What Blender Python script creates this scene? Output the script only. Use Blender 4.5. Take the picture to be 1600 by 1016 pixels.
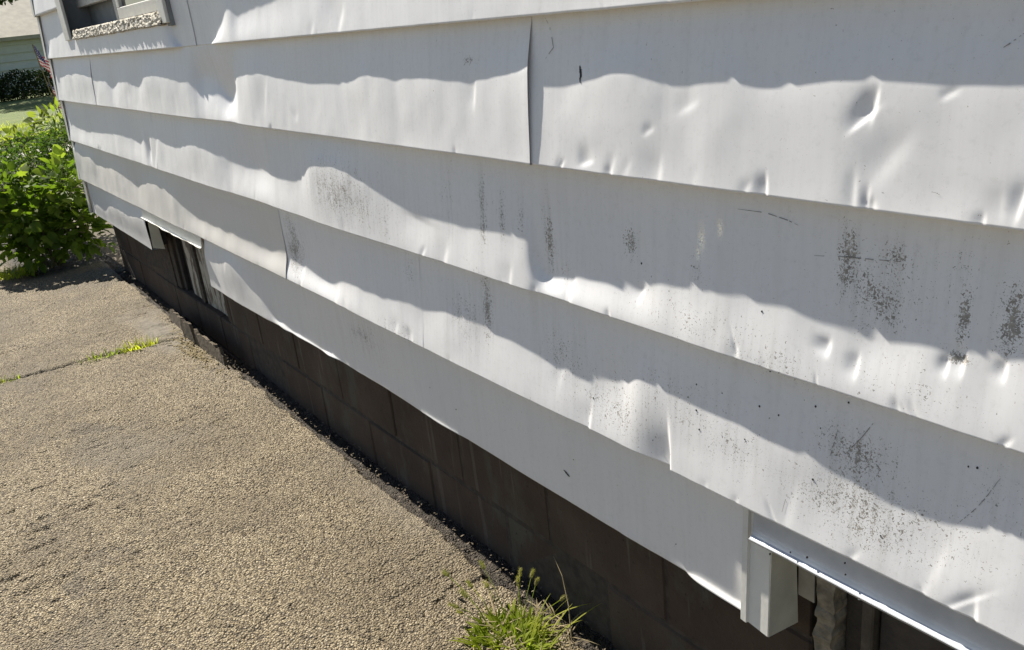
import bpy, math, random
import numpy as np
from mathutils import Matrix, Vector

# ------------------------------------------------------------------ camera, sky, sun, exposure
scene = bpy.context.scene
for o in list(bpy.data.objects):
    bpy.data.objects.remove(o)
EYE = 1.5
cam_data = bpy.data.cameras.new("camera")
cam = bpy.data.objects.new("camera", cam_data)
scene.collection.objects.link(cam)
scene.camera = cam
cam_data.sensor_fit = 'HORIZONTAL'
cam_data.sensor_width = 36.0
cam_data.lens = 36.0 * 1340.0 / 1600.0
cam_data.clip_start = 0.02
cam_data.clip_end = 600.0
Rm = ((0.80563494, -0.28535245, 0.51915925), (-0.5831414, -0.22755318, 0.77984977), (-0.10439571, -0.93101747, -0.34972562))
cam.matrix_world = Matrix(((Rm[0][0], -Rm[0][1], -Rm[0][2], 0), (Rm[1][0], -Rm[1][1], -Rm[1][2], 0), (Rm[2][0], -Rm[2][1], -Rm[2][2], EYE), (0, 0, 0, 1)))

K, Q = 0.108, 1.0            # sunlight travels (K, -Q, -1): almost parallel to the wall, coming from its far end
scene.world = bpy.data.worlds.new("World")
scene.world.use_nodes = True
wn = scene.world.node_tree
bg = wn.nodes["Background"]
sky = wn.nodes.new("ShaderNodeTexSky")
sky.sky_type = 'NISHITA'
sky.sun_disc = False
sky.sun_elevation = math.atan2(1.0, math.hypot(K, Q))
sky.sun_rotation = math.atan2(-K, Q)
sky.air_density = 1.0
sky.dust_density = 0.4
sky.ozone_density = 1.0
wn.links.new(sky.outputs[0], bg.inputs[0])
bg.inputs[1].default_value = 0.05
sun_data = bpy.data.lights.new("sun", 'SUN')
sun_data.energy = 5.0
sun_data.angle = math.radians(0.53)
sun_data.color = (1.0, 0.94, 0.84)
sun = bpy.data.objects.new("sun", sun_data)
scene.collection.objects.link(sun)
sun.rotation_euler = Vector((K, -Q, -1.0)).to_track_quat('-Z', 'Y').to_euler()
sun.location = (-3, 12, 14)
scene.view_settings.view_transform = 'Standard'
scene.view_settings.look = 'None'
scene.view_settings.gamma = 1.0
scene.view_settings.use_curve_mapping = False
scene.view_settings.exposure = 1.12

random.seed(7)
rng = np.random.default_rng(11)
COL = scene.collection

# ------------------------------------------------------------------ helpers
def mesh_np(name, V, F, smooth=True, attrs=None):
    me = bpy.data.meshes.new(name)
    V = np.asarray(V, dtype=np.float32); F = np.asarray(F, dtype=np.int32)
    me.vertices.add(len(V)); me.vertices.foreach_set("co", V.ravel())
    n = F.shape[1]
    me.loops.add(F.size); me.loops.foreach_set("vertex_index", F.ravel())
    me.polygons.add(len(F)); me.polygons.foreach_set("loop_start", np.arange(0, F.size, n, dtype=np.int32))
    me.polygons.foreach_set("use_smooth", np.full(len(F), smooth))
    if attrs:
        for k, a in attrs.items():
            at = me.attributes.new(k, 'FLOAT', 'POINT'); at.data.foreach_set("value", np.asarray(a, dtype=np.float32).ravel())
    me.update(calc_edges=True); me.validate()
    return me

def link(name, me, mat, parent=None, kind=None, label=None):
    o = bpy.data.objects.new(name, me); COL.objects.link(o)
    if mat is not None and me is not None and not me.materials:
        me.materials.append(mat)
    if parent is not None:
        o.parent = parent
        if parent.type == 'EMPTY':
            o.matrix_parent_inverse = Matrix.Translation(-parent.location)
    if kind: o["kind"] = kind
    if label: o["label"] = label
    return o

def empty(name, loc, label, cat, group=None):
    o = bpy.data.objects.new(name, None); COL.objects.link(o); o.location = loc
    o.empty_display_size = 0.1
    o["label"] = label; o["category"] = cat
    if group: o["group"] = group
    return o

class MB:
    def __init__(s): s.v = []; s.f = []
    def box(s, x0, x1, y0, y1, z0, z1, b=0.0):
        if b <= 0:
            n = len(s.v)
            s.v += [(x0,y0,z0),(x1,y0,z0),(x1,y1,z0),(x0,y1,z0),(x0,y0,z1),(x1,y0,z1),(x1,y1,z1),(x0,y1,z1)]
            s.f += [tuple(n+i for i in q) for q in ((0,3,2,1),(4,5,6,7),(0,1,5,4),(1,2,6,5),(2,3,7,6),(3,0,4,7))]
            return s
        n = len(s.v)
        c = [((x0+x1)/2,(x1-x0)/2),((y0+y1)/2,(y1-y0)/2),((z0+z1)/2,(z1-z0)/2)]
        idx = {}
        for sx in (-1,1):
            for sy in (-1,1):
                for sz in (-1,1):
                    for ax in range(3):
                        sg = (sx,sy,sz)
                        p = [c[i][0]+sg[i]*(c[i][1]-(0 if i == ax else b)) for i in range(3)]
                        idx[(sx,sy,sz,ax)] = len(s.v); s.v.append(tuple(p))
        def I(sg, ax): return idx[(sg[0],sg[1],sg[2],ax)]
        for ax in range(3):
            a, d = [i for i in range(3) if i != ax]
            for sg in (-1,1):
                q = []
                for (u, w) in ((-1,-1),(1,-1),(1,1),(-1,1)):
                    t = [0,0,0]; t[ax] = sg; t[a] = u; t[d] = w; q.append(I(t, ax))
                if (sg > 0) == (ax == 1): q = q[::-1]
                s.f.append(tuple(q))
        for ax in range(3):
            a, d = [i for i in range(3) if i != ax]
            for u in (-1,1):
                for w in (-1,1):
                    t0 = [0,0,0]; t0[ax] = -1; t0[a] = u; t0[d] = w
                    t1 = list(t0); t1[ax] = 1
                    s.f.append((I(t0,a), I(t1,a), I(t1,d), I(t0,d)))
        for sx in (-1,1):
            for sy in (-1,1):
                for sz in (-1,1):
                    s.f.append((I((sx,sy,sz),0), I((sx,sy,sz),1), I((sx,sy,sz),2)))
        return s
    def tube(s, pts, rad, n=6):
        base = len(s.v)
        P = [Vector(p) for p in pts]
        for i, p in enumerate(P):
            t = (P[min(i+1,len(P)-1)]-P[max(i-1,0)]).normalized()
            a = t.cross(Vector((0.3,0.1,1))).normalized() if abs(t.z) < .95 else t.cross(Vector((1,0,0))).normalized()
            c = t.cross(a)
            r = rad[i] if isinstance(rad, (list, tuple)) else rad
            for j in range(n):
                an = 2*math.pi*j/n
                s.v.append(tuple(p+a*(r*math.cos(an))+c*(r*math.sin(an))))
        for i in range(len(P)-1):
            for j in range(n):
                s.f.append((base+i*n+j, base+i*n+(j+1)%n, base+(i+1)*n+(j+1)%n, base+(i+1)*n+j))
        s.f.append(tuple(base+j for j in range(n))[::-1]); s.f.append(tuple(base+(len(P)-1)*n+j for j in range(n)))
        return s
    def poly(s, pts):
        n = len(s.v); s.v += [tuple(p) for p in pts]; s.f.append(tuple(range(n, n+len(pts)))); return s
    def build(s, name, mat, parent=None, kind=None, label=None, smooth=False):
        me = bpy.data.meshes.new(name); me.from_pydata(s.v, [], s.f)
        if smooth: me.polygons.foreach_set("use_smooth", [True]*len(me.polygons))
        me.update()
        return link(name, me, mat, parent, kind, label)

def vnoise2(x, y, seed):
    """smooth value noise, -1..1"""
    r = np.random.default_rng(seed); T = r.random((256, 256))*2-1
    xi = np.floor(x).astype(int); yi = np.floor(y).astype(int)
    fx = x-xi; fy = y-yi; fx = fx*fx*fx*(fx*(fx*6-15)+10); fy = fy*fy*fy*(fy*(fy*6-15)+10)
    a = T[xi & 255, yi & 255]; b = T[(xi+1) & 255, yi & 255]; c = T[xi & 255, (yi+1) & 255]; d = T[(xi+1) & 255, (yi+1) & 255]
    return (a*(1-fx)+b*fx)*(1-fy)+(c*(1-fx)+d*fx)*fy
def vnoise1(x, seed): return vnoise2(x, np.full_like(x, 0.5), seed)
def worley(x, y, seed):
    r = np.random.default_rng(seed); J = r.random((256, 256, 3))
    xi = np.floor(x).astype(int); yi = np.floor(y).astype(int)
    best = np.full(x.shape, 9.0); rnd = np.zeros(x.shape)
    for dx in (-1, 0, 1):
        for dy in (-1, 0, 1):
            j = J[(xi+dx) & 255, (yi+dy) & 255]
            d = np.hypot(xi+dx+j[..., 0]-x, yi+dy+j[..., 1]-y)
            m = d < best
            best = np.where(m, d, best); rnd = np.where(m, j[..., 2], rnd)
    return best, rnd
def grid_faces(nr, nc, mask=None):
    i = np.arange(nr-1)[:, None]; j = np.arange(nc-1)[None, :]
    a = i*nc+j
    F = np.stack([a, a+1, a+nc+1, a+nc], -1)
    if mask is not None: F = F[mask]
    return F.reshape(-1, 4)

# ------------------------------------------------------------------ materials
class NT:
    def __init__(s, name):
        s.m = bpy.data.materials.new(name); s.m.use_nodes = True; s.t = s.m.node_tree
        s.b = s.t.nodes["Principled BSDF"]; s.out = s.t.nodes["Material Output"]
        s.pos = s.t.nodes.new("ShaderNodeNewGeometry").outputs["Position"]
    def n(s, typ, **kw):
        nd = s.t.nodes.new("ShaderNode"+typ)
        for k, v in kw.items(): setattr(nd, k, v)
        return nd
    def set(s, sock, v):
        if hasattr(v, "is_output"): s.t.links.new(v, sock)
        else: sock.default_value = v
    def math(s, op, a, b=0.0, c=None, clamp=False):
        nd = s.n("Math", operation=op, use_clamp=clamp); s.set(nd.inputs[0], a); s.set(nd.inputs[1], b)
        if c is not None: s.set(nd.inputs[2], c)
        return nd.outputs[0]
    def mapping(s, sc, rot=(0,0,0), src=None):
        nd = s.n("Mapping"); s.set(nd.inputs[0], src or s.pos); nd.inputs["Scale"].default_value = sc; nd.inputs["Rotation"].default_value = rot
        return nd.outputs[0]
    def noise(s, scale, detail=3.0, rough=0.55, dist=0.0, vec=None):
        nd = s.n("TexNoise"); s.set(nd.inputs["Vector"], vec or s.pos); nd.inputs["Scale"].default_value = scale
        nd.inputs["Detail"].default_value = detail; nd.inputs["Roughness"].default_value = rough; nd.inputs["Distortion"].default_value = dist
        return nd.outputs[0]
    def voro(s, scale, feature='F1', vec=None, rand=1.0):
        nd = s.n("TexVoronoi", feature=feature); s.set(nd.inputs["Vector"], vec or s.pos); nd.inputs["Scale"].default_value = scale
        nd.inputs["Randomness"].default_value = rand
        return nd
    def ramp(s, fac, stops, interp='LINEAR'):
        nd = s.n("ValToRGB"); s.set(nd.inputs[0], fac); cr = nd.color_ramp; cr.interpolation = interp
        while len(cr.elements) > 1: cr.elements.remove(cr.elements[-1])
        cr.elements[0].position = stops[0][0]; cr.elements[0].color = (*stops[0][1], 1)
        for p, c in stops[1:]:
            e = cr.elements.new(p); e.color = (*c, 1)
        return nd.outputs[0]
    def ms(s, v, lo, hi):
        nd = s.n("MapRange", interpolation_type='SMOOTHSTEP'); s.set(nd.inputs[0], v); s.set(nd.inputs[1], lo); s.set(nd.inputs[2], hi)
        return nd.outputs[0]
    def mix(s, fac, a, b, mode='MIX'):
        nd = s.n("Mix", data_type='RGBA', blend_type=mode); s.set(nd.inputs[0], fac)
        for sock, v in ((nd.inputs[6], a), (nd.inputs[7], b)):
            if isinstance(v, tuple): v = (*v, 1) if len(v) == 3 else v
            s.set(sock, v)
        return nd.outputs[2]
    def bump(s, h, strength, dist=0.01, normal=None):
        nd = s.n("Bump"); nd.inputs["Strength"].default_value = strength; nd.inputs["Distance"].default_value = dist; s.set(nd.inputs["Height"], h)
        if normal is not None: s.set(nd.inputs["Normal"], normal)
        return nd.outputs[0]
    def attr(s, name):
        nd = s.n("Attribute"); nd.attribute_name = name; return nd.outputs["Fac"]
    def fin(s, color=None, rough=None, normal=None, metal=None, spec=None):
        if color is not None: s.set(s.b.inputs["Base Color"], (*color, 1) if isinstance(color, tuple) else color)
        if rough is not None: s.set(s.b.inputs["Roughness"], rough)
        if normal is not None: s.set(s.b.inputs["Normal"], normal)
        if metal is not None: s.set(s.b.inputs["Metallic"], metal)
        if spec is not None: s.set(s.b.inputs["Specular IOR Level"], spec)
        return s.m

def plain(name, c, rough=0.7, var=0.15, scale=12.0, bump=0.0, bscale=60.0, metal=0.0, spec=0.4):
    t = NT(name); f = t.noise(scale, 4)
    col = t.ramp(f, [(0.3, tuple(x*(1-var) for x in c)), (0.7, tuple(min(1, x*(1+var)) for x in c))])
    nr = t.bump(t.noise(bscale, 4), bump, 0.004) if bump > 0 else None
    return t.fin(col, rough, nr, metal, spec)

def siding_material():
    t = NT("painted_aluminium_siding")
    wear = t.attr("wear"); dirt = t.attr("dirt"); bare = t.attr("bare")
    big = t.noise(2.2, 4); st = t.noise(1.0, 4, vec=t.mapping((6, 26, 1.6)))
    col = t.ramp(big, [(0.3, (0.725, 0.725, 0.735)), (0.7, (0.78, 0.775, 0.775))])
    col = t.mix(t.math('MULTIPLY', t.ms(st, 0.5, 0.75), 0.16), col, (0.56, 0.54, 0.50))
    col = t.mix(dirt, col, (0.52, 0.48, 0.40))
    mott = t.noise(85, 5, 0.7)
    col = t.mix(t.math('MULTIPLY', t.ms(mott, 0.50, 0.72), 0.22), col, (0.50, 0.50, 0.49))
    strk = t.noise(1.0, 5, 0.65, vec=t.mapping((10, 75, 4)))
    col = t.mix(t.math('MULTIPLY', t.math('MULTIPLY', t.ms(strk, 0.42, 0.7), wear), 0.45), col, (0.34, 0.33, 0.31))
    # flaked paint: worm-like chips where the wear mask is dense, rare specks elsewhere
    warp = t.noise(95, 2)
    v1 = t.noise(250, 2, 0.5, 0.9)
    v2 = t.noise(520, 1, 0.5, 0.4)
    patch = t.noise(26, 3, 0.6)
    w = t.math('MULTIPLY', wear, t.math('MULTIPLY', t.math('ADD', 0.15, t.math('MULTIPLY', patch, 1.3)), t.math('ADD', 0.55, t.math('MULTIPLY', strk, 1.0))))
    thr = t.math('SUBTRACT', 0.79, t.math('MULTIPLY', w, 0.46))
    chip = t.ms(v1, thr, t.math('ADD', thr, 0.035))
    thr2 = t.math('SUBTRACT', 0.80, t.math('MULTIPLY', w, 0.32))
    chip2 = t.ms(v2, thr2, t.math('ADD', thr2, 0.03))
    chips = t.math('MAXIMUM', chip, t.math('MULTIPLY', chip2, 0.8))
    chipcol = t.ramp(warp, [(0.35, (0.19, 0.175, 0.15)), (0.65, (0.36, 0.33, 0.285))])
    col = t.mix(t.math('MULTIPLY', chips, 0.92), col, chipcol)
    bm = t.math('MULTIPLY', bare, t.ms(t.noise(180, 3, 0.6, 0.8), 0.42, 0.48))
    col = t.mix(bm, col, (0.95, 0.93, 0.88))
    rough = t.math('ADD', 0.50, t.math('MULTIPLY', chips, 0.35))
    rough = t.math('ADD', rough, t.math('MULTIPLY', t.math('SUBTRACT', t.noise(14, 3), 0.5), 0.15))
    rough = t.math('SUBTRACT', rough, t.math('MULTIPLY', bm, 0.22))
    h = t.math('ADD', t.math('MULTIPLY', t.noise(700, 2), 0.12), t.math('MULTIPLY', chips, -0.5))
    h = t.math('ADD', h, t.math('MULTIPLY', t.math('MULTIPLY', bm, t.noise(300, 3)), 12.0))
    nr = t.bump(h, 0.3, 0.0007)
    return t.fin(col, rough, nr, bm, 0.45)
M_SIDING = siding_material()
M_WHITE = plain("white_trim_paint", (0.66, 0.65, 0.60), 0.5, 0.08, 9, 0.1, 120)
M_CREAM = plain("aged_cream_metal", (0.62, 0.60, 0.50), 0.5, 0.14, 14, 0.15, 90)
M_FLASH = plain("galvanised_flashing", (0.40, 0.42, 0.45), 0.38, 0.10, 20, 0.1, 150, metal=0.25)
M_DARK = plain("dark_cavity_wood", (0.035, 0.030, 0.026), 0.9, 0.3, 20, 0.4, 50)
M_MARK = plain("dark_stain", (0.035, 0.033, 0.032), 0.8, 0.3, 200)

def block_material():
    t = NT("painted_concrete_block")
    n1 = t.noise(5, 5, 0.6); n2 = t.noise(60, 4, 0.65)
    col = t.ramp(n1, [(0.3, (0.046, 0.031, 0.022)), (0.55, (0.064, 0.044, 0.031)), (0.75, (0.085, 0.061, 0.044))])
    grime = t.ms(t.noise(7, 5, 0.65, vec=t.mapping((1, 1, 0.5))), 0.52, 0.66)
    col = t.mix(t.math('MULTIPLY', grime, 0.6), col, (0.085, 0.086, 0.066))
    drip = t.ms(t.noise(3.2, 3, 0.5, vec=t.mapping((1, 9, 0.5))), 0.63, 0.68)
    col = t.mix(t.math('MULTIPLY', drip, 0.3), col, (0.16, 0.14, 0.115))
    col = t.mix(t.ms(n2, 0.62, 0.72), col, (0.025, 0.02, 0.016))
    h = t.math('ADD', n2, t.math('MULTIPLY', t.noise(220, 3), 0.5))
    return t.fin(col, 0.85, t.bump(h, 0.55, 0.004), spec=0.3)
M_BLOCK = block_material()
M_MORTAR = plain("mortar", (0.055, 0.043, 0.033), 0.95, 0.4, 25, 0.8, 70)

def drive_material():
    t = NT("worn_aggregate_paving")
    v = t.voro(160); rnd = t.n("SeparateColor"); t.set(rnd.inputs[0], v.outputs["Color"])
    col = t.ramp(rnd.outputs[0], [(0.0, (0.080, 0.062, 0.036)), (0.3, (0.205, 0.160, 0.096)), (0.6, (0.29, 0.232, 0.142)), (0.88, (0.40, 0.33, 0.215)), (1.0, (0.42, 0.36, 0.26))])
    gap = t.ms(v.outputs["Distance"], 0.45, 0.72)
    col = t.mix(t.math('MULTIPLY', gap, 0.75), col, (0.050, 0.040, 0.027))
    big = t.noise(1.6, 5, 0.6)
    col = t.mix(t.math('MULTIPLY', t.ms(big, 0.42, 0.60), 0.45), col, (0.105, 0.082, 0.050), 'MIX')
    stain = t.ms(t.noise(3.0, 5, 0.62, 0.6), 0.56, 0.68)
    col = t.mix(t.math('MULTIPLY', stain, 0.5), col, (0.070, 0.060, 0.048))
    col = t.mix(t.math('MULTIPLY', t.ms(t.noise(0.8, 5, 0.6), 0.5, 0.62), 0.3), col, (0.20, 0.18, 0.145))
    cem = t.attr("cement")
    ccol = t.ramp(t.noise(30, 5), [(0.3, (0.10, 0.085, 0.062)), (0.7, (0.19, 0.165, 0.125))])
    col = t.mix(cem, col, ccol)
    soil = t.attr("soil")
    col = t.mix(soil, col, t.ramp(t.noise(60, 5, 0.65), [(0.3, (0.022, 0.018, 0.013)), (0.7, (0.060, 0.047, 0.033))]))  # soil painted extra dark to carry the wall's shadow band along its foot
    h1 = t.math('SUBTRACT', 1.0, t.math('MULTIPLY', v.outputs["Distance"], t.math('SUBTRACT', 1.3, cem)))
    v2 = t.voro(330)
    h = t.math('ADD', h1, t.math('MULTIPLY', t.math('SUBTRACT', 1.0, v2.outputs["Distance"]), 0.35))
    return t.fin(col, 0.78, t.bump(h, 1.0, 0.008), spec=0.35)
M_DRIVE = drive_material()
M_SOIL = plain("soil", (0.10, 0.082, 0.058), 0.95, 0.35, 6, 0.9, 30)
M_GRAVELPATH = plain("pale_path", (0.32, 0.30, 0.26), 0.9, 0.15, 20, 0.5, 80)

def leaf_material(name, c1, c2, trans=0.5, rough=0.55):
    t = NT(name)
    oi = t.n("ObjectInfo")
    f = t.math('ADD', t.noise(9, 3), t.math('MULTIPLY', t.math('SUBTRACT', oi.outputs["Random"], 0.5), 0.5))
    col = t.ramp(f, [(0.25, c1), (0.8, c2)])
    t.fin(col, rough, spec=0.12)
    tr = t.n("BsdfTranslucent"); tc = t.mix(1.0, col, (1.35, 1.5, 0.55), 'MULTIPLY'); t.set(tr.inputs[0], tc)
    mx = t.n("MixShader"); mx.inputs[0].default_value = trans
    t.t.links.new(t.b.outputs[0], mx.inputs[1]); t.t.links.new(tr.outputs[0], mx.inputs[2]); t.t.links.new(mx.outputs[0], t.out.inputs[0])
    return t.m
M_LEAF = leaf_material("broad_leaf", (0.075, 0.125, 0.016), (0.20, 0.25, 0.045))
M_FERN = leaf_material("feathery_leaf", (0.035, 0.07, 0.014), (0.075, 0.125, 0.024), 0.45, 0.75)
M_TREE = leaf_material("tree_leaf", (0.035, 0.06, 0.020), (0.07, 0.10, 0.035), 0.35, 0.6)
M_HEDGE = leaf_material("hedge_leaf", (0.022, 0.034, 0.014), (0.04, 0.055, 0.022), 0.2, 0.6)
M_GRASS = leaf_material("grass_blade", (0.19, 0.24, 0.020), (0.42, 0.42, 0.06), 0.6, 0.55)
M_SEED = leaf_material("grass_seed", (0.19, 0.19, 0.07), (0.30, 0.27, 0.12), 0.45, 0.7)
M_STRAW = leaf_material("dry_straw", (0.20, 0.16, 0.09), (0.34, 0.28, 0.17), 0.3, 0.8)
M_STEM = plain("plant_stem", (0.09, 0.085, 0.035), 0.8, 0.25)
M_BARK = plain("bark", (0.09, 0.07, 0.05), 0.95, 0.3, 8, 0.8, 20)
def lawn_material():
    t = NT("lawn_turf")
    col = t.ramp(t.noise(0.9, 6, 0.65), [(0.3, (0.075, 0.115, 0.024)), (0.55, (0.115, 0.145, 0.036)), (0.75, (0.165, 0.165, 0.060))])
    return t.fin(col, 0.85, t.bump(t.noise(16, 5, 0.7), 0.7, 0.05), spec=0.2)
M_LAWN = lawn_material()

# ------------------------------------------------------------------ measured wall data (metres along the wall, metres below the lap above)
A1 = [(6.001, 0.1262), (6.297, 0.1486), (6.635, 0.1626), (6.779, 0.2048), (6.864, 0.1402), (6.917, 0.076)]
A2 = [(2.557, 0.1702), (2.727, 0.1888), (2.737, 0.1818), (2.861, 0.1939), (2.935, 0.1999), (2.979, 0.1828), (3.015, 0.1633), (3.137, 0.2161), (3.266, 0.2678), (3.288, 0.2727), (3.616, 0.2729)]
B = [(1.361, 0.095), (1.37, 0.0983), (1.396, 0.1079), (1.432, 0.1104), (1.487, 0.1146), (1.545, 0.1185), (1.586, 0.1241), (1.691, 0.1193), (1.781, 0.1123), (1.867, 0.1126), (1.909, 0.1206), (1.934, 0.1164), (2.0, 0.1086), (2.088, 0.1119), (2.155, 0.1253), (2.239, 0.1327), (2.415, 0.1329), (2.61, 0.1245), (2.778, 0.1094), (2.945, 0.1037), (3.098, 0.1141), (3.249, 0.1955), (3.251, 0.2031), (3.305, 0.1755), (3.353, 0.1356), (3.437, 0.1168), (3.564, 0.1189), (3.756, 0.1354), (3.937, 0.1201), (4.17, 0.1139), (4.351, 0.1214), (4.49, 0.1662), (4.697, 0.1455), (4.906, 0.143), (5.085, 0.1814), (5.214, 0.1409), (5.356, 0.1374), (5.486, 0.1866), (5.528, 0.2409), (5.584, 0.1252), (5.889, 0.101), (6.276, 0.1076), (6.722, 0.1393)]
B2 = [(0.462, 0.1211), (0.514, 0.1211), (0.551, 0.1223), (0.591, 0.1191), (0.633, 0.1164), (0.664, 0.1178), (0.701, 0.1169), (0.736, 0.1197), (0.777, 0.1231), (0.82, 0.1236), (0.855, 0.1173), (0.885, 0.1129), (0.922, 0.1154), (0.961, 0.1228), (1.002, 0.1208), (1.045, 0.1111), (1.082, 0.1061), (1.137, 0.1088), (1.196, 0.117), (1.26, 0.127), (1.296, 0.1291), (1.304, 0.1671), (1.327, 0.2282), (1.359, 0.2675), (1.379, 0.2787)]
C = [(4.564, 0.1303), (4.565, 0.1776), (4.592, 0.2272), (4.658, 0.1436), (4.76, 0.1781), (4.824, 0.1738), (4.989, 0.1628), (5.211, 0.1581), (5.411, 0.1555), (5.742, 0.1731), (6.048, 0.1843), (6.368, 0.1852), (6.526, 0.1771), (6.682, 0.1628)]
C2 = [(0.431, 0.1608), (0.467, 0.1733), (0.486, 0.1723), (0.507, 0.1693), (0.527, 0.1792), (0.557, 0.1784), (0.593, 0.1834), (0.625, 0.1898), (0.65, 0.1914), (0.676, 0.1858), (0.707, 0.1838), (0.734, 0.1804), (0.774, 0.1769), (0.804, 0.1785), (0.847, 0.1802), (0.899, 0.178), (0.962, 0.1771), (1.022, 0.1864), (1.045, 0.1882), (1.095, 0.2075), (1.155, 0.2073), (1.23, 0.2155), (1.309, 0.2224), (1.375, 0.2392), (1.402, 0.2352), (1.417, 0.1923), (1.422, 0.1649), (1.454, 0.1671), (1.522, 0.1687), (1.606, 0.1752), (1.683, 0.1772), (1.776, 0.1744), (1.865, 0.1765), (1.957, 0.1716), (2.038, 0.1572), (2.122, 0.1383), (2.21, 0.1184), (2.287, 0.0997), (2.372, 0.0919), (2.488, 0.0977), (2.554, 0.1113), (2.638, 0.156), (2.71, 0.169), (2.827, 0.1743), (2.972, 0.1699), (3.158, 0.1677), (3.359, 0.16), (3.502, 0.1352), (3.633, 0.1287), (3.81, 0.121), (4.078, 0.1533), (4.289, 0.1431), (4.45, 0.1119)]
D = [(3.033, 0.1852), (3.125, 0.2006), (3.227, 0.1998), (3.334, 0.1976), (3.447, 0.1953), (3.52, 0.1861), (3.594, 0.204), (3.669, 0.1907), (3.759, 0.1929), (3.829, 0.1956), (3.969, 0.193), (4.11, 0.1816), (4.221, 0.1571), (4.329, 0.123), (4.457, 0.1053), (4.6, 0.0958), (4.807, 0.1083), (4.97, 0.1335), (5.107, 0.1609), (5.27, 0.1364), (5.446, 0.1158), (5.646, 0.1049), (5.941, 0.1202), (6.188, 0.1203), (6.299, 0.087), (6.647, 0.0968), (6.781, 0.0672)]
D2 = [(1.949, 0.1718), (1.981, 0.1686), (2.034, 0.1666), (2.121, 0.175), (2.213, 0.1839), (2.31, 0.1892), (2.357, 0.1836), (2.428, 0.1901), (2.502, 0.1969), (2.544, 0.2094), (2.643, 0.2166), (2.741, 0.2006), (2.741, 0.2099), (2.809, 0.2023), (2.845, 0.25), (2.939, 0.2299), (3.036, 0.2089)]
D3 = [(0.406, 0.1291), (0.43, 0.1344), (0.456, 0.1412), (0.481, 0.1489), (0.508, 0.1558), (0.536, 0.16), (0.567, 0.1597), (0.598, 0.1567), (0.623, 0.1509), (0.656, 0.152), (0.692, 0.147), (0.73, 0.141), (0.791, 0.1383), (0.843, 0.1341), (0.898, 0.1297), (0.956, 0.1249), (1.018, 0.1199), (1.067, 0.116), (1.118, 0.1152), (1.132, 0.1229), (1.166, 0.1471), (1.214, 0.1551), (1.296, 0.1657), (1.383, 0.1651), (1.451, 0.1576), (1.523, 0.1496), (1.53, 0.1514), (1.587, 0.1483), (1.648, 0.1484), (1.71, 0.1418), (1.778, 0.1452), (1.849, 0.1487), (1.942, 0.168)]
E1 = [(5.164, 0.082), (5.272, 0.0777), (5.455, 0.102), (5.71, 0.1054), (5.877, 0.0957), (6.054, 0.107), (6.316, 0.1777), (6.451, 0.161), (6.552, 0.1564), (6.846, 0.2275), (6.888, 0.173)]
E2 = [(0.876, 0.2067), (0.907, 0.2077), (0.916, 0.2329), (0.931, 0.2072), (0.944, 0.2257), (0.981, 0.2268), (1.014, 0.2302), (1.031, 0.2365), (1.043, 0.2669), (1.064, 0.2662), (1.095, 0.2625), (1.099, 0.2625), (1.142, 0.2498), (1.153, 0.2543), (1.186, 0.2351), (1.191, 0.2418), (1.209, 0.2308), (1.215, 0.2317), (1.249, 0.2625), (1.27, 0.2648), (1.381, 0.2632), (1.537, 0.256), (1.54, 0.2603), (1.63, 0.2576), (1.695, 0.2566), (1.734, 0.2483), (1.784, 0.2549), (1.818, 0.2458), (1.877, 0.2408), (1.946, 0.2386), (2.011, 0.2384), (2.071, 0.2428), (2.111, 0.2431), (2.276, 0.2477), (2.455, 0.2423), (2.578, 0.2437), (2.682, 0.2421), (2.726, 0.2203), (2.763, 0.2401), (2.889, 0.2386), (3.022, 0.2322), (3.108, 0.2415), (3.143, 0.2079), (3.216, 0.2426), (3.279, 0.1971), (3.359, 0.1473), (3.377, 0.1666), (3.45, 0.1411), (3.478, 0.1349), (3.525, 0.1177), (3.596, 0.0863), (3.658, 0.0651), (3.742, 0.0735), (3.87, 0.11), (3.982, 0.1161), (4.053, 0.0934), (4.107, 0.0739), (4.205, 0.0648)]
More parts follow.
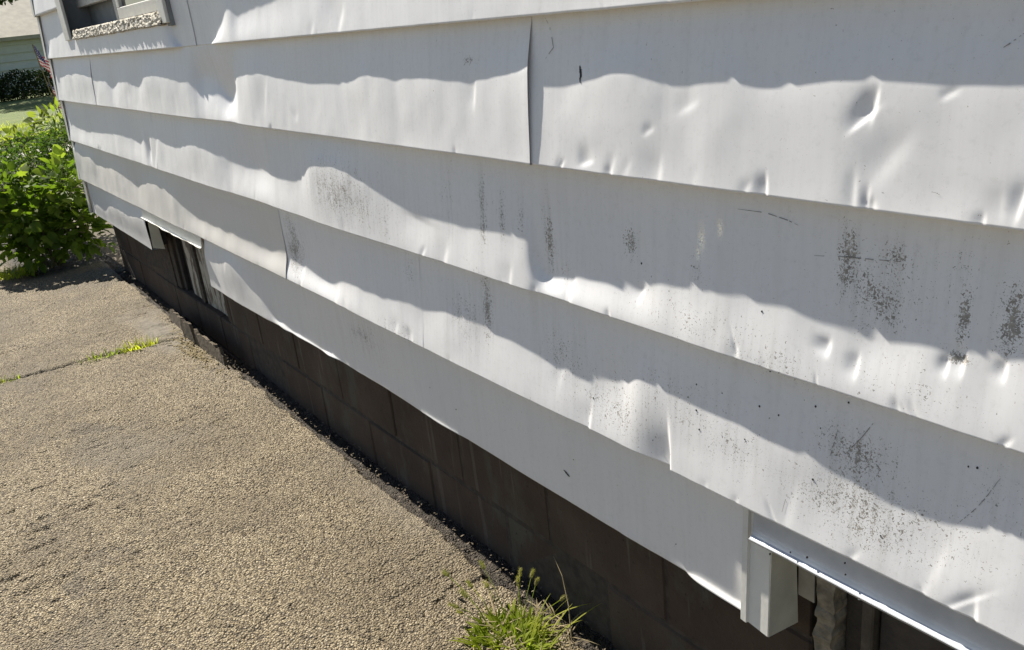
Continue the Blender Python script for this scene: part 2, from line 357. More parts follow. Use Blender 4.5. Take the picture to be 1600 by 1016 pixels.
CREASE = [(0.6395, 1.3443, 0.6437, 1.3205, 0.0195, 2.6, 0.13), (0.6438, 1.3237, 0.6667, 1.305, 0.0182, 2.6, 0.13), (0.6013, 1.2908, 0.6366, 1.2435, 0.0297, 1.6, 0.5), (0.8029, 1.2197, 0.8018, 1.1933, 0.0183, 3.4, 0.12), (1.0201, 1.2292, 1.0254, 1.1913, 0.0328, 1.7, 0.25), (1.1914, 1.2212, 1.2135, 1.2148, 0.0252, 2.5, 0.2), (0.948, 1.3289, 0.9727, 1.3165, 0.0216, 1.2, 0.3), (1.0372, 1.2836, 1.0496, 1.2767, 0.0104, 1, 0.3), (0.4489, 1.2428, 0.4533, 1.2165, 0.0137, 2, 0.2), (0.4749, 1.2363, 0.4729, 1.214, 0.0156, 0.9, 0.4), (0.6392, 1.2223, 0.6402, 1.2034, 0.0091, 1.5, 0.2), (0.5432, 1.3483, 0.5491, 1.3453, 0.0061, 1, 0.3), (1.5638, 1.3466, 1.5692, 1.311, 0.0248, 1.6, 0.15), (2.7872, 1.3441, 2.8227, 1.2625, 0.0587, 1.2, 0.2), (2.5553, 1.2553, 2.5631, 1.2398, 0.0307, 1, 0.3), (3.2266, 1.2731, 3.291, 1.2016, 0.0602, 0.5, 0.3), (5.3705, 1.3596, 5.5256, 1.2168, 0.1074, 1.5, 0.2), (1.7707, 0.9574, 1.7956, 0.8953, 0.0698, 3, 0.2), (1.2965, 0.9758, 1.3047, 0.9125, 0.0547, 3.2, 0.18), (1.4959, 0.9591, 1.5032, 0.9191, 0.0402, 2, 0.2), (1.9568, 1.0127, 1.8362, 0.9994, 0.0478, 2.5, 0.3), (1.093, 0.9911, 1.1011, 0.9733, 0.0272, 2.5, 0.2), (0.7014, 0.9889, 0.7032, 0.9762, 0.0192, 3, 0.2), (0.653, 0.9772, 0.6543, 0.957, 0.0161, 2.5, 0.2), (0.5262, 1.0088, 0.5269, 0.996, 0.0116, 2.5, 0.15), (0.5068, 1.0277, 0.5075, 1.0053, 0.0177, 3.5, 0.15), (0.4553, 1.0233, 0.4556, 1.0104, 0.0118, 2.5, 0.2), (0.8643, 0.9398, 0.8686, 0.9159, 0.016, 1.5, 0.2), (0.4869, 0.9118, 0.4825, 0.9191, 0.0096, 2, 0.2), (1.0349, 0.6914, 1.0271, 0.5616, 0.079, 14, 0.05), (1.2644, 0.6865, 1.2725, 0.6153, 0.0475, 3.5, 0.1), (1.2004, 0.6276, 1.1995, 0.6369, 0.0244, 2, 0.3), (0.7599, 0.7089, 0.767, 0.6506, 0.0175, 0.8, 0.5), (0.5114, 0.7319, 0.5336, 0.6434, 0.0272, 1.1, 0.35), (0.4565, 0.6667, 0.453, 0.6255, 0.0199, 3, 0.18), (2.5251, 0.6929, 2.5456, 0.6443, 0.0763, 2.5, 0.2), (2.7876, 0.7779, 2.8257, 0.6661, 0.0757, 2.5, 0.15), (2.1029, 0.6842, 2.1216, 0.6499, 0.0418, 2, 0.3), (2.0238, 0.6747, 2.0253, 0.6453, 0.0394, 2, 0.3), (1.7835, 0.8218, 1.7968, 0.7931, 0.0325, 1.5, 0.3), (1.7238, 0.8215, 1.7209, 0.8088, 0.0247, 1.5, 0.3), (2.1329, 1.5301, 2.163, 1.485, 0.0756, 3, 0.2), (4.4007, 1.0796, 4.5139, 0.9255, 0.1035, 3, 0.2), (3.7121, 0.6222, 3.7605, 0.5405, 0.0803, 2, 0.2), (3.6887, 0.8377, 3.7339, 0.7761, 0.0583, 1.5, 0.2), (3.2098, 0.4296, 3.1884, 0.3803, 0.1598, 2.5, 0.2), (1.3581, 0.7691, 1.3694, 0.7203, 0.0278, 1, 0.3)]
WEAR = [(0.681, 1.1097, 0.016, 0.0554, 0.9), (0.6353, 1.0725, 0.0524, 0.055, 0.62), (0.6101, 1.1316, 0.0361, 0.0304, 0.5), (0.5121, 1.074, 0.0087, 0.0504, 0.95), (0.5134, 1.017, 0.0162, 0.0087, 1.1), (0.4509, 1.0804, 0.0216, 0.0479, 0.75), (0.65, 0.8182, 0.0733, 0.0425, 0.62), (0.6362, 0.7362, 0.1161, 0.066, 0.66), (0.6801, 0.7387, 0.0892, 0.0565, 0.5), (0.7383, 0.7363, 0.1083, 0.0701, 0.35), (0.5, 0.7482, 0.1042, 0.0602, 0.35), (2.3576, 1.0365, 0.2343, 0.0901, 0.6), (2.2244, 0.9956, 0.2599, 0.0781, 0.45), (1.6013, 1.06, 0.0188, 0.0911, 0.75), (1.5235, 1.0703, 0.0201, 0.0585, 0.6), (1.367, 1.0511, 0.0153, 0.0827, 0.85), (1.1268, 1.0697, 0.0206, 0.0305, 0.75), (0.9571, 1.0475, 0.0288, 0.0676, 0.35), (0.9605, 0.9669, 0.2246, 0.0588, 0.36), (0.8006, 0.9407, 0.1867, 0.0546, 0.36), (0.5872, 0.9627, 0.1392, 0.0566, 0.3), (1.6371, 0.8296, 0.0231, 0.1022, 0.75), (1.733, 0.7823, 0.0939, 0.09, 0.45), (1.3514, 0.7859, 0.091, 0.0772, 0.4), (1.1956, 0.7173, 0.201, 0.0892, 0.42), (1.0154, 0.7785, 0.1648, 0.0796, 0.4), (0.8813, 0.7505, 0.1427, 0.0754, 0.36), (2.4137, 0.5541, 0.1546, 0.0734, 0.45), (2.8635, 0.7768, 0.0776, 0.1276, 0.7), (2.0079, 0.8463, 0.0379, 0.058, 0.45), (2.1048, 0.6542, 0.1253, 0.0429, 0.45), (1.5767, 1.3983, 0.0296, 0.0103, 0.6), (1.7464, 1.0872, 0.036, 0.1112, 0.4), (1.4532, 1.0659, 0.0165, 0.0711, 0.5), (2.0712, 0.9886, 0.0232, 0.0744, 0.5), (0.5938, 1.0816, 0.0537, 0.0531, 0.4), (0.4545, 0.8206, 0.0791, 0.0747, 0.3), (1.3446, 0.987, 0.0651, 0.0562, 0.35), (2.3275, 1.1606, 0.135, 0.0753, 0.25), (0.529, 1.1378, 0.0479, 0.0573, 0.3)]
BARE = [(0.9519, 1.1057, 0.008, 0.022), (0.9128, 1.1287, 0.006, 0.014), (0.9586, 1.0805, 0.004, 0.012)]
DOTS = [(0.8169, 0.905), (0.7467, 0.9079), (0.9705, 0.8364), (0.9118, 0.838), (0.8327, 0.8393), (0.7288, 0.8725), (0.6741, 0.8964), (0.7944, 0.8364), (0.9587, 0.7544), (0.7167, 0.8406), (0.968, 0.7882), (0.8574, 0.772), (0.4191, 0.8661), (0.4922, 0.8631), (0.4806, 0.866), (0.6013, 0.7081), (0.7219, 0.7515), (0.7227, 0.6093), (0.6542, 0.6346), (0.6524, 0.614), (0.7551, 0.6025), (0.7966, 0.5771), (1.096, 1.0378), (0.8214, 1.0108), (1.2546, 0.7194), (1.0775, 0.6889), (1.3598, 0.5255), (2.0005, 0.5047), (1.8687, 0.479), (1.0503, 0.4542), (0.8945, 0.4713)]
SCRATCH = [[(1.22, 1.3841), (1.2175, 1.3754), (1.2165, 1.3545)], [(1.3246, 1.4683), (1.31, 1.451), (1.2981, 1.4162), (1.3246, 1.394)], [(0.8857, 1.1644), (0.8241, 1.1654), (0.7835, 1.1593), (0.7644, 1.1543)], [(0.4958, 0.7761), (0.4857, 0.7911), (0.4765, 0.8054), (0.4636, 0.831), (0.4502, 0.8637)], [(0.7354, 1.1141), (0.6915, 1.1199), (0.6424, 1.1241), (0.5789, 1.1303)], [(0.6877, 0.8469), (0.6915, 0.8237), (0.6963, 0.7951)], [(0.6298, 0.8818), (0.6461, 0.8518), (0.6714, 0.814)], [(0.5553, 1.2321), (0.548, 1.2313), (0.5422, 1.2288)], [(0.4977, 1.3938), (0.4848, 1.4029), (0.4711, 1.4131)], [(1.4004, 0.4822), (1.3894, 0.4767), (1.3807, 0.472)], [(1.2635, 0.6942), (1.2685, 0.6504)], [(1.5882, 1.4023), (1.6019, 1.3869)], [(1.5679, 1.4046), (1.5825, 1.3842)], [(1.4625, 0.6592), (1.4785, 0.6213)], [(0.765, 0.7127), (0.7722, 0.6729)], [(0.6194, 1.2244), (0.6158, 1.2239)]]


B2 = [q for q in B2 if q[0] < 1.27]+[(1.39, 0.128)]
D2 = [q for q in D2 if q[0] < 2.7]+[(2.8, 0.2), (3.03, 0.2)]
_r = random.Random(5)
for _zb, _n in ((1.475, 16), (1.20, 15), (0.922, 17), (0.648, 19)):      # small kinks along the lower edges
    for _ in range(_n):
        _y = 0.42*(15.5**_r.random()); _w = (0.004+0.0035*_y)*_r.uniform(0.4, 2.2); _h = 0.007+0.035*_r.random()**2.5
        CREASE.append((_y, _zb+_h, _y+_r.uniform(-.022, .022)*_h/0.02, _zb-0.004, _w, 0.35+1.9*_r.random()**2, _r.uniform(0.12, 0.5)))
# ------------------------------------------------------------------ terrain
def terrain(name, xs, ys, zf, mat, kind='structure', smooth=True):
    X, Y = np.meshgrid(xs, ys); V = np.stack([X, Y, zf(X, Y)], -1).reshape(-1, 3)
    return link(name, mesh_np(name, V, grid_faces(len(ys), len(xs)), smooth), mat, kind=kind)
def nonuni(*segs):
    out = []
    for a, b, n in segs: out += list(np.linspace(a, b, n, endpoint=False))
    out.append(segs[-1][1]); return np.array(out)

terrain('ground', nonuni((-90, -8, 30), (-8, 8, 60), (8, 90, 30)), nonuni((-60, -5, 20), (-5, 30, 120), (30, 300, 40)),
        lambda X, Y: -0.10+0.012*vnoise2(X*1.3, Y*1.3, 3)+np.where(Y > 17.3, -0.3, 0)*0-0.0, M_SOIL)

def build_driveway():
    ys = [-3.0]
    while ys[-1] < 1.15: ys.append(ys[-1]+0.06)
    while ys[-1] < 8.9: ys.append(ys[-1]+max(0.0034, 0.0021*ys[-1]))
    while ys[-1] < 15.4: ys.append(ys[-1]+0.08)
    ys = np.array(ys)
    xs = np.concatenate([np.arange(-1.9, -0.6, 0.05), np.arange(-0.6, 1.13, 0.0036)])
    X, Y = np.meshgrid(xs, ys)
    d, r = worley(X/0.0080, Y/0.0080, 5)
    peb = np.sqrt(np.clip(1-(d/0.78)**2, 0, 1))*(0.5+0.9*r)
    d2, r2 = worley(X/0.026+7, Y/0.026, 8)
    big = np.where(r2 > 0.86, np.sqrt(np.clip(1-(d2/0.42)**2, 0, 1)), 0)
    edge = 1.022+0.014*vnoise1(ys*6, 21)+0.010*vnoise1(ys*22, 22)+0.006*vnoise1(ys*55, 25)
    edge = np.where((ys > 4.0) & (ys < 5.1), edge-0.02, edge)[:, None]
    soil = np.clip((X-edge)/0.02, 0, 1)  # soil strip by the wall, doubling as its painted shadow band
    soil = np.maximum(soil, np.clip((Y-7.05-0.35*vnoise1(xs*3, 31)[None, :])/0.25, 0, 1)*np.clip((X-0.42-0.1*vnoise1(ys*3, 6)[:, None])/0.1, 0, 1))
    crk = 4.75+(0.985-X)*0.13+0.014*vnoise2(X*9, X*0, 33)+0.006*vnoise2(X*40, X*0, 34)
    cw = 0.010+0.010*np.clip(X, 0, 1)+0.004*vnoise2(X*30, X*0, 35)
    crack = np.exp(-((Y-crk)/cw)**2)
    # smoother cement near the basement window and along the shaded edge
    cem = np.clip(1.5-np.hypot((X-0.90)/0.13, (Y-5.05)/0.55)*1.4+0.5*vnoise2(X*9, Y*5, 41), 0, 1)
    cem2 = np.clip((X-0.86)/0.1, 0, 1)*np.clip(0.15+0.8*vnoise2(X*7, Y*2.2, 43), 0, 1)*0.6
    cem = np.maximum(cem, cem2)*(1-soil)
    h = -0.035+0.0036*peb*(1-0.75*cem)*(1-0.5*soil)+0.004*big*(1-cem)
    h += 0.009*vnoise2(X*1.4, Y*1.4, 51)+0.0045*vnoise2(X*5, Y*5, 52)+0.0025*vnoise2(X*17, Y*17, 53)
    wr = vnoise2(X*9+0.6*vnoise2(X*3, Y*3, 81), Y*34, 82)+0.6*vnoise2(X*22, Y*60, 83)
    h -= 0.012*np.clip(wr-0.38, 0, 1)*np.clip(0.5+1.2*vnoise2(X*1.7, Y*1.7, 84), 0, 1)
    h += -0.022*crack-0.026*soil+soil*0.006*vnoise2(X*28, Y*28, 55)
    # shallow ruts and hairline cracks
    for (x0, y0, ang, L, s) in ((0.80, 2.02, 0.35, 0.2, 61), (0.86, 1.82, 0.2, 0.14, 62), (0.62, 3.05, -0.15, 0.34, 63), (0.72, 3.5, 0.25, 0.25, 64), (0.25, 3.9, 0.1, 0.4, 65), (0.85, 2.6, 0.5, 0.16, 66), (0.75, 4.1, 0.1, 0.3, 67)):
        u = (X-x0)*math.cos(ang)+(Y-y0)*math.sin(ang); w = -(X-x0)*math.sin(ang)+(Y-y0)*math.cos(ang)+0.016*vnoise2(u*14, u*0, s)+0.006*vnoise2(u*60, u*0, s+9)
        h -= 0.009*np.exp(-(w/0.004)**2)*np.exp(-(u/L)**4)*np.clip(0.4+1.2*vnoise2(u*30, w*0, s+20), 0, 1)
    # the well in front of the left basement window
    well = np.clip((X-1.02)/0.02, 0, 1)*np.clip((Y-4.0)/0.05, 0, 1)*np.clip((5.10-Y)/0.05, 0, 1)
    h -= 0.07*well
    V = np.stack([X, Y, h], -1).reshape(-1, 3)
    me = mesh_np('driveway', V, grid_faces(len(ys), len(xs)), True, {'cement': cem, 'soil': soil})
    return link('driveway', me, M_DRIVE, kind='structure')
build_driveway()

def lawn_z(X, Y): return 0.2+0.03*vnoise2(X*0.5, Y*0.5, 71)
terrain('lawn', np.arange(-14, 14.01, 0.25), nonuni((17.2, 20.4, 60), (20.4, 62, 90)),
        lambda X, Y: np.where(Y < 17.25, -0.05, lawn_z(X, Y))-0.05*np.exp(-((Y-19.6-0.10*X)/0.12)**2)+0.012*vnoise2(X*4, Y*4, 72), M_LAWN)
terrain('unseen_side_ground', nonuni((-14, -1.85, 60)), nonuni((-6, 15.6, 90)), lambda X, Y: -0.015+0.02*vnoise2(X*0.7, Y*0.7, 74)+0.01*vnoise2(X*4, Y*4, 75), plain('low_bounce_ground', (0.115, 0.092, 0.058), 0.95, 0.35, 3, 0.8, 20))  # unseen ground added left of the drive to cut light bounced onto the siding
terrain('garden_path', nonuni((-7, 9, 60)), nonuni((15.7, 16.9, 8)), lambda X, Y: 0.012+0.006*vnoise2(X*3, Y*3, 73), M_GRAVELPATH)

# ------------------------------------------------------------------ the house
house = empty('house', (1.05, 3.1, 0), 'house side clad in dented white metal siding over brown block foundation', 'house')
YN, YF = -0.7, 6.87
D0 = 0.032
def pcol(pts):
    a = np.array(sorted(pts)); return a[:, 0], a[:, 1]
def ygrid(y0, y1):
    ys = [y0]
    while ys[-1] < y1:
        y = ys[-1]
        st = 0.02 if y < 0.3 else 0.0012+0.0021*y
        ys.append(min(y1, y+st))
    if ys[-1]-ys[-2] < 1e-4: ys.pop(-2)
    return np.array(ys)

YS = np.arange(YN-0.3, YF+0.4, 0.004)
lip = {}                 # lap protrusion of every course, sampled on YS
surf = {}                # course -> list of (ygrid, vgrid, P) for things fixed to the boards
def solve_course(key, zt, zb, above, bounds, d=D0, seed=1, flute=1.0):
    """bounds: list of (y0,y1,pts): where the lap shadow meets each panel. Returns list of panel height functions."""
    H = zt-zb
    la = lip[above] if above else np.full_like(YS, D0)
    def gs(a, w):
        n = int(w/0.004*3); k = np.exp(-(np.arange(-n, n+1)*0.004/w)**2); k /= k.sum()
        return np.convolve(np.pad(a, n, mode='edge'), k, 'valid')
    la = gs(la, 0.06)
    fns = []
    for (y0, y1, pts) in bounds:
        if pts:
            py, pv = pcol(pts); vb0 = np.interp(YS, py, pv)
            vb = np.where(YS < 1.2, gs(vb0, 0.012), np.where(YS < 3.0, gs(vb0, 0.016), gs(vb0, 0.03)))
            if key == 'E': vb = gs(vb, 0.04)
        else: vb = 0.135+0.018*vnoise1(YS*2.3, seed+5)+0.012*vnoise1(YS*6, seed+6)
        ker = np.exp(-np.linspace(-2, 2, 7)**2); ker /= ker.sum()
        vb = np.convolve(np.pad(vb, 3, mode='edge'), ker, 'valid')
        vbc = np.minimum(vb, H*1.0)
        lsh = np.interp(YS+Q*vbc, YS, la)
        delta = lsh-K*vbc-d*vbc/H
        delta = np.where(vb > H*0.985, delta-0.0012, delta)
        fns.append((y0, y1, vbc, delta, gs(delta, 0.07), gs(delta, 0.02)))
    def height(fn, Y, v):
        vbc = np.interp(Y, YS, fn[2]); de = np.interp(Y, YS, fn[3])
        t = np.clip(v/H, 0, 1)
        base = d*t
        b1 = np.clip((v/np.maximum(vbc, 1e-3)-0.45)/0.5, 0, 1); b1 = b1*b1*(3-2*b1)
        b2 = np.clip((v-vbc)/np.maximum(H-vbc, 0.02), 0, 1)
        ds = np.interp(Y, YS, fn[4]); dm = np.interp(Y, YS, fn[5])
        de = np.where(v < vbc, ds+(de-ds)*b1, de+(dm-de)*b2)
        s1 = np.clip(v/np.maximum(vbc, 1e-3), 0, 1); up = s1*s1*(3-2*s1)*0.55+0.45*s1
        s2 = np.clip((v-vbc)/np.maximum(H-vbc, 0.02), 0, 1); dn = 1-0.62*s2*s2*(3-2*s2)
        P = base+de*np.where(v < vbc, up, dn)
        rmp = np.clip((t-0.15)/0.6, 0, 1)
        far = np.clip((Y-2.2)/1.5, 0.25, 1.0)
        P = P+flute*rmp*far*(0.0010*vnoise1(Y*11, seed+1)+0.0006*np.clip(t*2-0.8, 0, 1)*vnoise1(Y*24, seed+2))
        P = P+flute*(0.0009*vnoise2(Y*7, v*9, seed+3)+0.00035*vnoise2(Y*22, v*20, seed+4))*np.clip(t*3, 0, 1)
        z = zt-v
        for (ya, za, yb, zb2, g, a, r) in CREASE:
            zm = (za+zb2)/2
            if not (zb < max(za, zb2) <= zt): continue
            ym = (ya+yb)/2; L = max(math.hypot(ya-yb, za-zb2), 0.008)
            ty, tz = (ya-yb)/L, (za-zb2)/L
            if tz < 0: ty, tz = -ty, -tz
            ny, nz = tz, -ty                       # towards +Y: the gently sloping side
            sd = (Y-ym)*ny+(z-zm)*nz; tt = (Y-ym)*ty+(z-zm)*tz
            prof = np.where(sd > 0, np.exp(-(sd/g)**2), np.exp(-(sd/(g*r+0.0006))**2))
            P = P-a*0.001*prof*np.exp(-(np.abs(tt)/(0.62*L+0.004))**2.5)
        return P
    lp = np.full_like(YS, d)
    for fn in fns:
        m = (YS >= fn[0]-0.02) & (YS <= fn[1]+0.02)
        lp[m] = height(fn, YS[m], np.full(m.sum(), H))
    lip[key] = lp
    return fns, height

def make_panel(key, zt, zb, fn, height, y0, y1, rows=76, overlap=True, mask=None, zbot=None, dirt=0.0, name='siding_panel', label=None, flange=True):
    H = zt-zb; zb_ = zb if zbot is None else zbot
    Y1 = y1
    ys = ygrid(y0, Y1); vv = np.concatenate([[-0.012], np.linspace(0, zt-zb_, rows)])
    Yg, Vg = np.meshgrid(ys, vv)
    P = height(fn, Yg, np.maximum(Vg, 0))
    if overlap: P = P+0.0022*float(overlap)*np.exp(-(Yg-y0)/0.10)*np.clip(Vg/0.03, 0, 1)
    surf.setdefault(key, []).append((y0, y1, fn, height, zt))
    nick = 0.0006*vnoise1(ys*30, 91)+0.0012*np.clip(vnoise1(ys*55, 92)-0.72, 0, 1)*4
    Z = zt-Vg
    Z[-1] += nick; Z[-2] += nick*0.5
    X = 1.0+D0-P
    rowsX = [X]; rowsZ = [Z]; rowsY = [Yg]
    if flange:
        rowsX += [X[-1:]+0.0016, np.full_like(X[-1:], 1.0+D0+0.012)]
        rowsZ += [Z[-1:]-0.0012, Z[-1:]-0.0008]; rowsY += [Yg[-1:], Yg[-1:]]
    X = np.concatenate(rowsX); Z = np.concatenate(rowsZ); YY = np.concatenate(rowsY)
    wear = np.zeros_like(X)+0.13; bare = np.zeros_like(X)
    for (wy, wz, ry, rz, dd) in WEAR:
        wear = np.maximum(wear, (1.08 if ry < 0.02 or rz/ry > 2.5 else 1.22)*dd*np.exp(-(((YY-wy)/(ry*1.15))**2+((Z-wz)/(rz*1.15))**2)**0.75))
    for (wy, wz, ry, rz) in BARE:
        bare = np.maximum(bare, np.exp(-((YY-wy)/ry)**2-((Z-wz)/rz)**2))
    dm = np.zeros_like(X)+dirt
    M = None
    if mask is not None:
        yc = (YY[:-1, :-1]+YY[1:, 1:])/2; zc = (Z[:-1, :-1]+Z[1:, 1:])/2
        M = ~mask(yc, zc)
    V = np.stack([X, YY, Z], -1).reshape(-1, 3)
    F = grid_faces(X.shape[0], X.shape[1], M)
    return link(name, mesh_np(name, V, F[:, ::-1], True, {'wear': wear, 'bare': bare, 'dirt': dm}), M_SIDING, house, label=label)

ZL = [2.85, 2.575, 2.30, 2.025, 1.75, 1.475, 1.20, 0.922, 0.648, 0.402]
WY0, WY1, WZ0, WZ1 = 3.71, 5.93, 1.572, 2.72          # upper window opening
hole = lambda y, z: (y > WY0) & (y < WY1) & (z > WZ0) & (z < WZ1)
prev = None
for i in range(4):
    fns, hf = solve_course('T%d' % i, ZL[i], ZL[i+1], prev, [(3.48, YF, None), (YN, 3.5, None)], seed=100+10*i)
    make_panel('T%d' % i, ZL[i], ZL[i+1], fns[0], hf, 3.48, YF, rows=24, mask=hole)
    make_panel('T%d' % i, ZL[i], ZL[i+1], fns[1], hf, YN, 3.5, rows=24, overlap=False)
    prev = 'T%d' % i
Aleft = A1+[(5.9, 0.12), (3.8, 0.12), (3.7, 0.272), (3.48, 0.2727)]
fns, hf = solve_course('A', 1.75, 1.475, prev, [(3.48, YF, Aleft), (YN, 3.5, [(0.0, 0.14), (1.2, 0.15), (2.0, 0.155)]+A2)], seed=210)
make_panel('A', 1.75, 1.475, fns[0], hf, 3.48, YF, mask=hole)
make_panel('A', 1.75, 1.475, fns[1], hf, YN, 3.5, overlap=False)
Bl = [q for q in B if q[0] > 5.54]; Bm = [q for q in B if q[0] <= 5.47]
fns, hf = solve_course('B', 1.475, 1.20, 'A', [(5.547, YF, Bl), (1.366, 5.57, Bm), (YN, 1.385, B2)], seed=220)
make_panel('B', 1.475, 1.20, fns[0], hf, 5.547, YF, overlap=0.25)
make_panel('B', 1.475, 1.20, fns[1], hf, 1.366, 5.57)
make_panel('B', 1.475, 1.20, fns[2], hf, YN, 1.385, overlap=False, rows=90)
fns, hf = solve_course('C', 1.20, 0.922, 'B', [(4.455, YF, C), (YN, 4.475, C2)], seed=230)
make_panel('C', 1.20, 0.922, fns[0], hf, 4.455, YF)
make_panel('C', 1.20, 0.922, fns[1], hf, YN, 4.475, overlap=False, rows=90)
fns, hf = solve_course('D', 0.922, 0.648, 'C', [(2.955, YF, D), (1.952, 2.975, D2), (YN, 1.972, D3)], seed=240)
make_panel('D', 0.922, 0.648, fns[0], hf, 2.955, YF, overlap=0.4, dirt=0.42, label='yellowed panel at the far end')
make_panel('D', 0.922, 0.648, fns[1], hf, 1.952, 2.975, overlap=0.4)
make_panel('D', 0.922, 0.648, fns[2], hf, YN, 1.972, overlap=False, rows=90)
E2 = [(y, max(v, 0.232)) if y < 1.35 else (y, v) for y, v in E2]
fns, hf = solve_course('E', 0.648, 0.402, 'D', [(5.105, YF, E1), (4.03, 5.105, None), (0.868, 4.03, E2), (YN, 0.868, [(0.0, 0.2), (0.8, 0.2)])], d=0.016, seed=250, flute=0.8)
make_panel('E', 0.648, 0.402, fns[0], hf, 5.105, YF, dirt=0.25)
make_panel('E', 0.648, 0.402, fns[2], hf, 0.868, 4.03, dirt=0.18)
# short strips over the two basement windows with their out-turned drip lips
def strip(y0, y1, lipw, wob, mat):
    ys = np.arange(y0, y1+0.02, 0.02); n = len(ys)
    prof = [(1.019, 0.66), (1.012, 0.60), (1.010, 0.592), (1.004, 0.588), (1.0-lipw, 0.590), (1.0-lipw-0.002, 0.5935), (1.0-lipw+0.002, 0.587), (1.012, 0.5835)]
    V = []
    for k, (x, z) in enumerate(prof):
        w = wob*(vnoise1(ys*9, 301)*0.004+vnoise1(ys*30, 302)*0.002)
        V.append(np.stack([np.full(n, x)+(w if k >= 3 else 0), ys, np.full(n, z)+(w*0.6 if k >= 3 else 0)], -1))
    F = grid_faces(len(prof), n)
    o = link('window_head_strip', mesh_np('window_head_strip', np.concatenate(V), F[:, ::-1], False), mat, house)
    return o
strip(4.035, 5.14, 0.004, 1.0, M_WHITE)
strip(YN, 0.826, 0.003, 0.25, M_FLASH)
# folded end pieces beside the basement windows
def end_return(y, x0, x1, z0, z1, lean, mat):
    m = MB(); t = 0.0025
    a = (x0, y, z1); 
    for (ya, yb) in ((y-t/2, y+t/2),):
        m.v += [(x0+0.010, ya, z1), (x1, ya+lean, z1), (x1+0.012, ya+lean, z0-0.02), (x0, ya, z0), (x0+0.010, yb, z1), (x1, yb+lean, z1), (x1+0.012, yb+lean, z0-0.02), (x0, yb, z0)]
        m.f += [(0, 1, 2, 3), (7, 6, 5, 4), (0, 4, 5, 1), (1, 5, 6, 2), (2, 6, 7, 3), (3, 7, 4, 0)]
    return m.build('siding_end_return', mat, house)
XE = 1.0+D0-float(np.interp(0.88, YS, lip['E']))-0.003; XT = 1.0+D0-0.004
end_return(0.811, XE+0.001, 1.095, 0.384, 0.615, 0.004, M_CREAM)
end_return(5.09, 1.012, 1.062, 0.415, 0.62, 0.0, M_CREAM)
m = MB()
m.v += [(XE+0.003, 0.872, 0.392), (XE-0.004, 0.870, 0.392), (XE-0.004, 0.858, 0.390), (XE+0.001, 0.856, 0.390), (XE, 0.812, 0.384), (XE+0.005, 0.812, 0.384)]
m.v += [(XT+0.003, 0.872, 0.648), (XT-0.004, 0.870, 0.648), (XT-0.004, 0.858, 0.648), (XT+0.001, 0.856, 0.648), (XT, 0.812, 0.648), (XT+0.005, 0.812, 0.648)]
for i in range(5): m.f.append((i, i+1, i+7, i+6))
m.f.append((0, 5, 4, 3, 2, 1))
m.build('end_trim', M_WHITE, house, label='white folded end trim beside the near basement window')
MB().box(1.104, 1.107, 0.778, 0.812, 0.43, 0.60).build('liner_board', plain('dull_liner', (0.36, 0.33, 0.26), 0.7, 0.2, 20, 0.3, 60), house)

# individual corner caps at the far end of the courses
for i in range(len(ZL)-1):
    zt, zb = ZL[i], ZL[i+1]
    x0 = 1.0+D0-np.interp(YF, YS, lip[['T0', 'T1', 'T2', 'T3', 'A', 'B', 'C', 'D', 'E'][i]])
    m = MB(); xt, xb = 1.018, min(x0, 1.004)-0.003
    m.v += [(xt, YF-0.045, zt-0.004), (xt-0.004, YF+0.006, zt-0.004), (xt+0.10, YF+0.012, zt-0.004), (xb+0.002, YF-0.045, zb-0.003), (xb, YF+0.008, zb-0.004), (xb+0.10, YF+0.03, zb-0.004), (xt+0.02, YF-0.04, zb-0.002)]
    m.f += [(0, 3, 4, 1), (1, 4, 5, 2), (3, 6, 5, 4)]
    m.build('corner_cap', M_WHITE, house)

# wall core behind the cladding, other walls and roof
m = MB()
m.box(1.072, 1.16, YN-3.0, WY0, 0.62, 2.85).box(1.072, 1.16, WY1, 6.84, 0.62, 2.85).box(1.072, 1.16, WY0, WY1, 0.62, WZ0-0.02).box(1.072, 1.16, WY0, WY1, WZ1, 2.85)
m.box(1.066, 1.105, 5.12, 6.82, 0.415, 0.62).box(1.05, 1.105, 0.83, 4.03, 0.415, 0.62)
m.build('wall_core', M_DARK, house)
MB().box(1.20, 8.0, 6.70, 6.80, -0.1, 2.85).box(7.9, 8.0, -5.0, 6.70, -0.1, 2.85).box(1.20, 7.9, -5.0, -4.9, -0.1, 2.85).build('rear_wall', M_WHITE, house)
m = MB()
m.v += [(1.03, -5.1, 2.86), (8.1, -5.1, 2.86), (4.5, -5.1, 4.6), (1.03, 6.9, 2.86), (8.1, 6.9, 2.86), (4.5, 6.9, 4.6)]
m.f += [(0, 2, 1), (3, 4, 5), (0, 3, 5, 2), (1, 2, 5, 4), (0, 1, 4, 3)]
m.build('roof', plain('asphalt_roof', (0.09, 0.08, 0.075), 0.9), house)

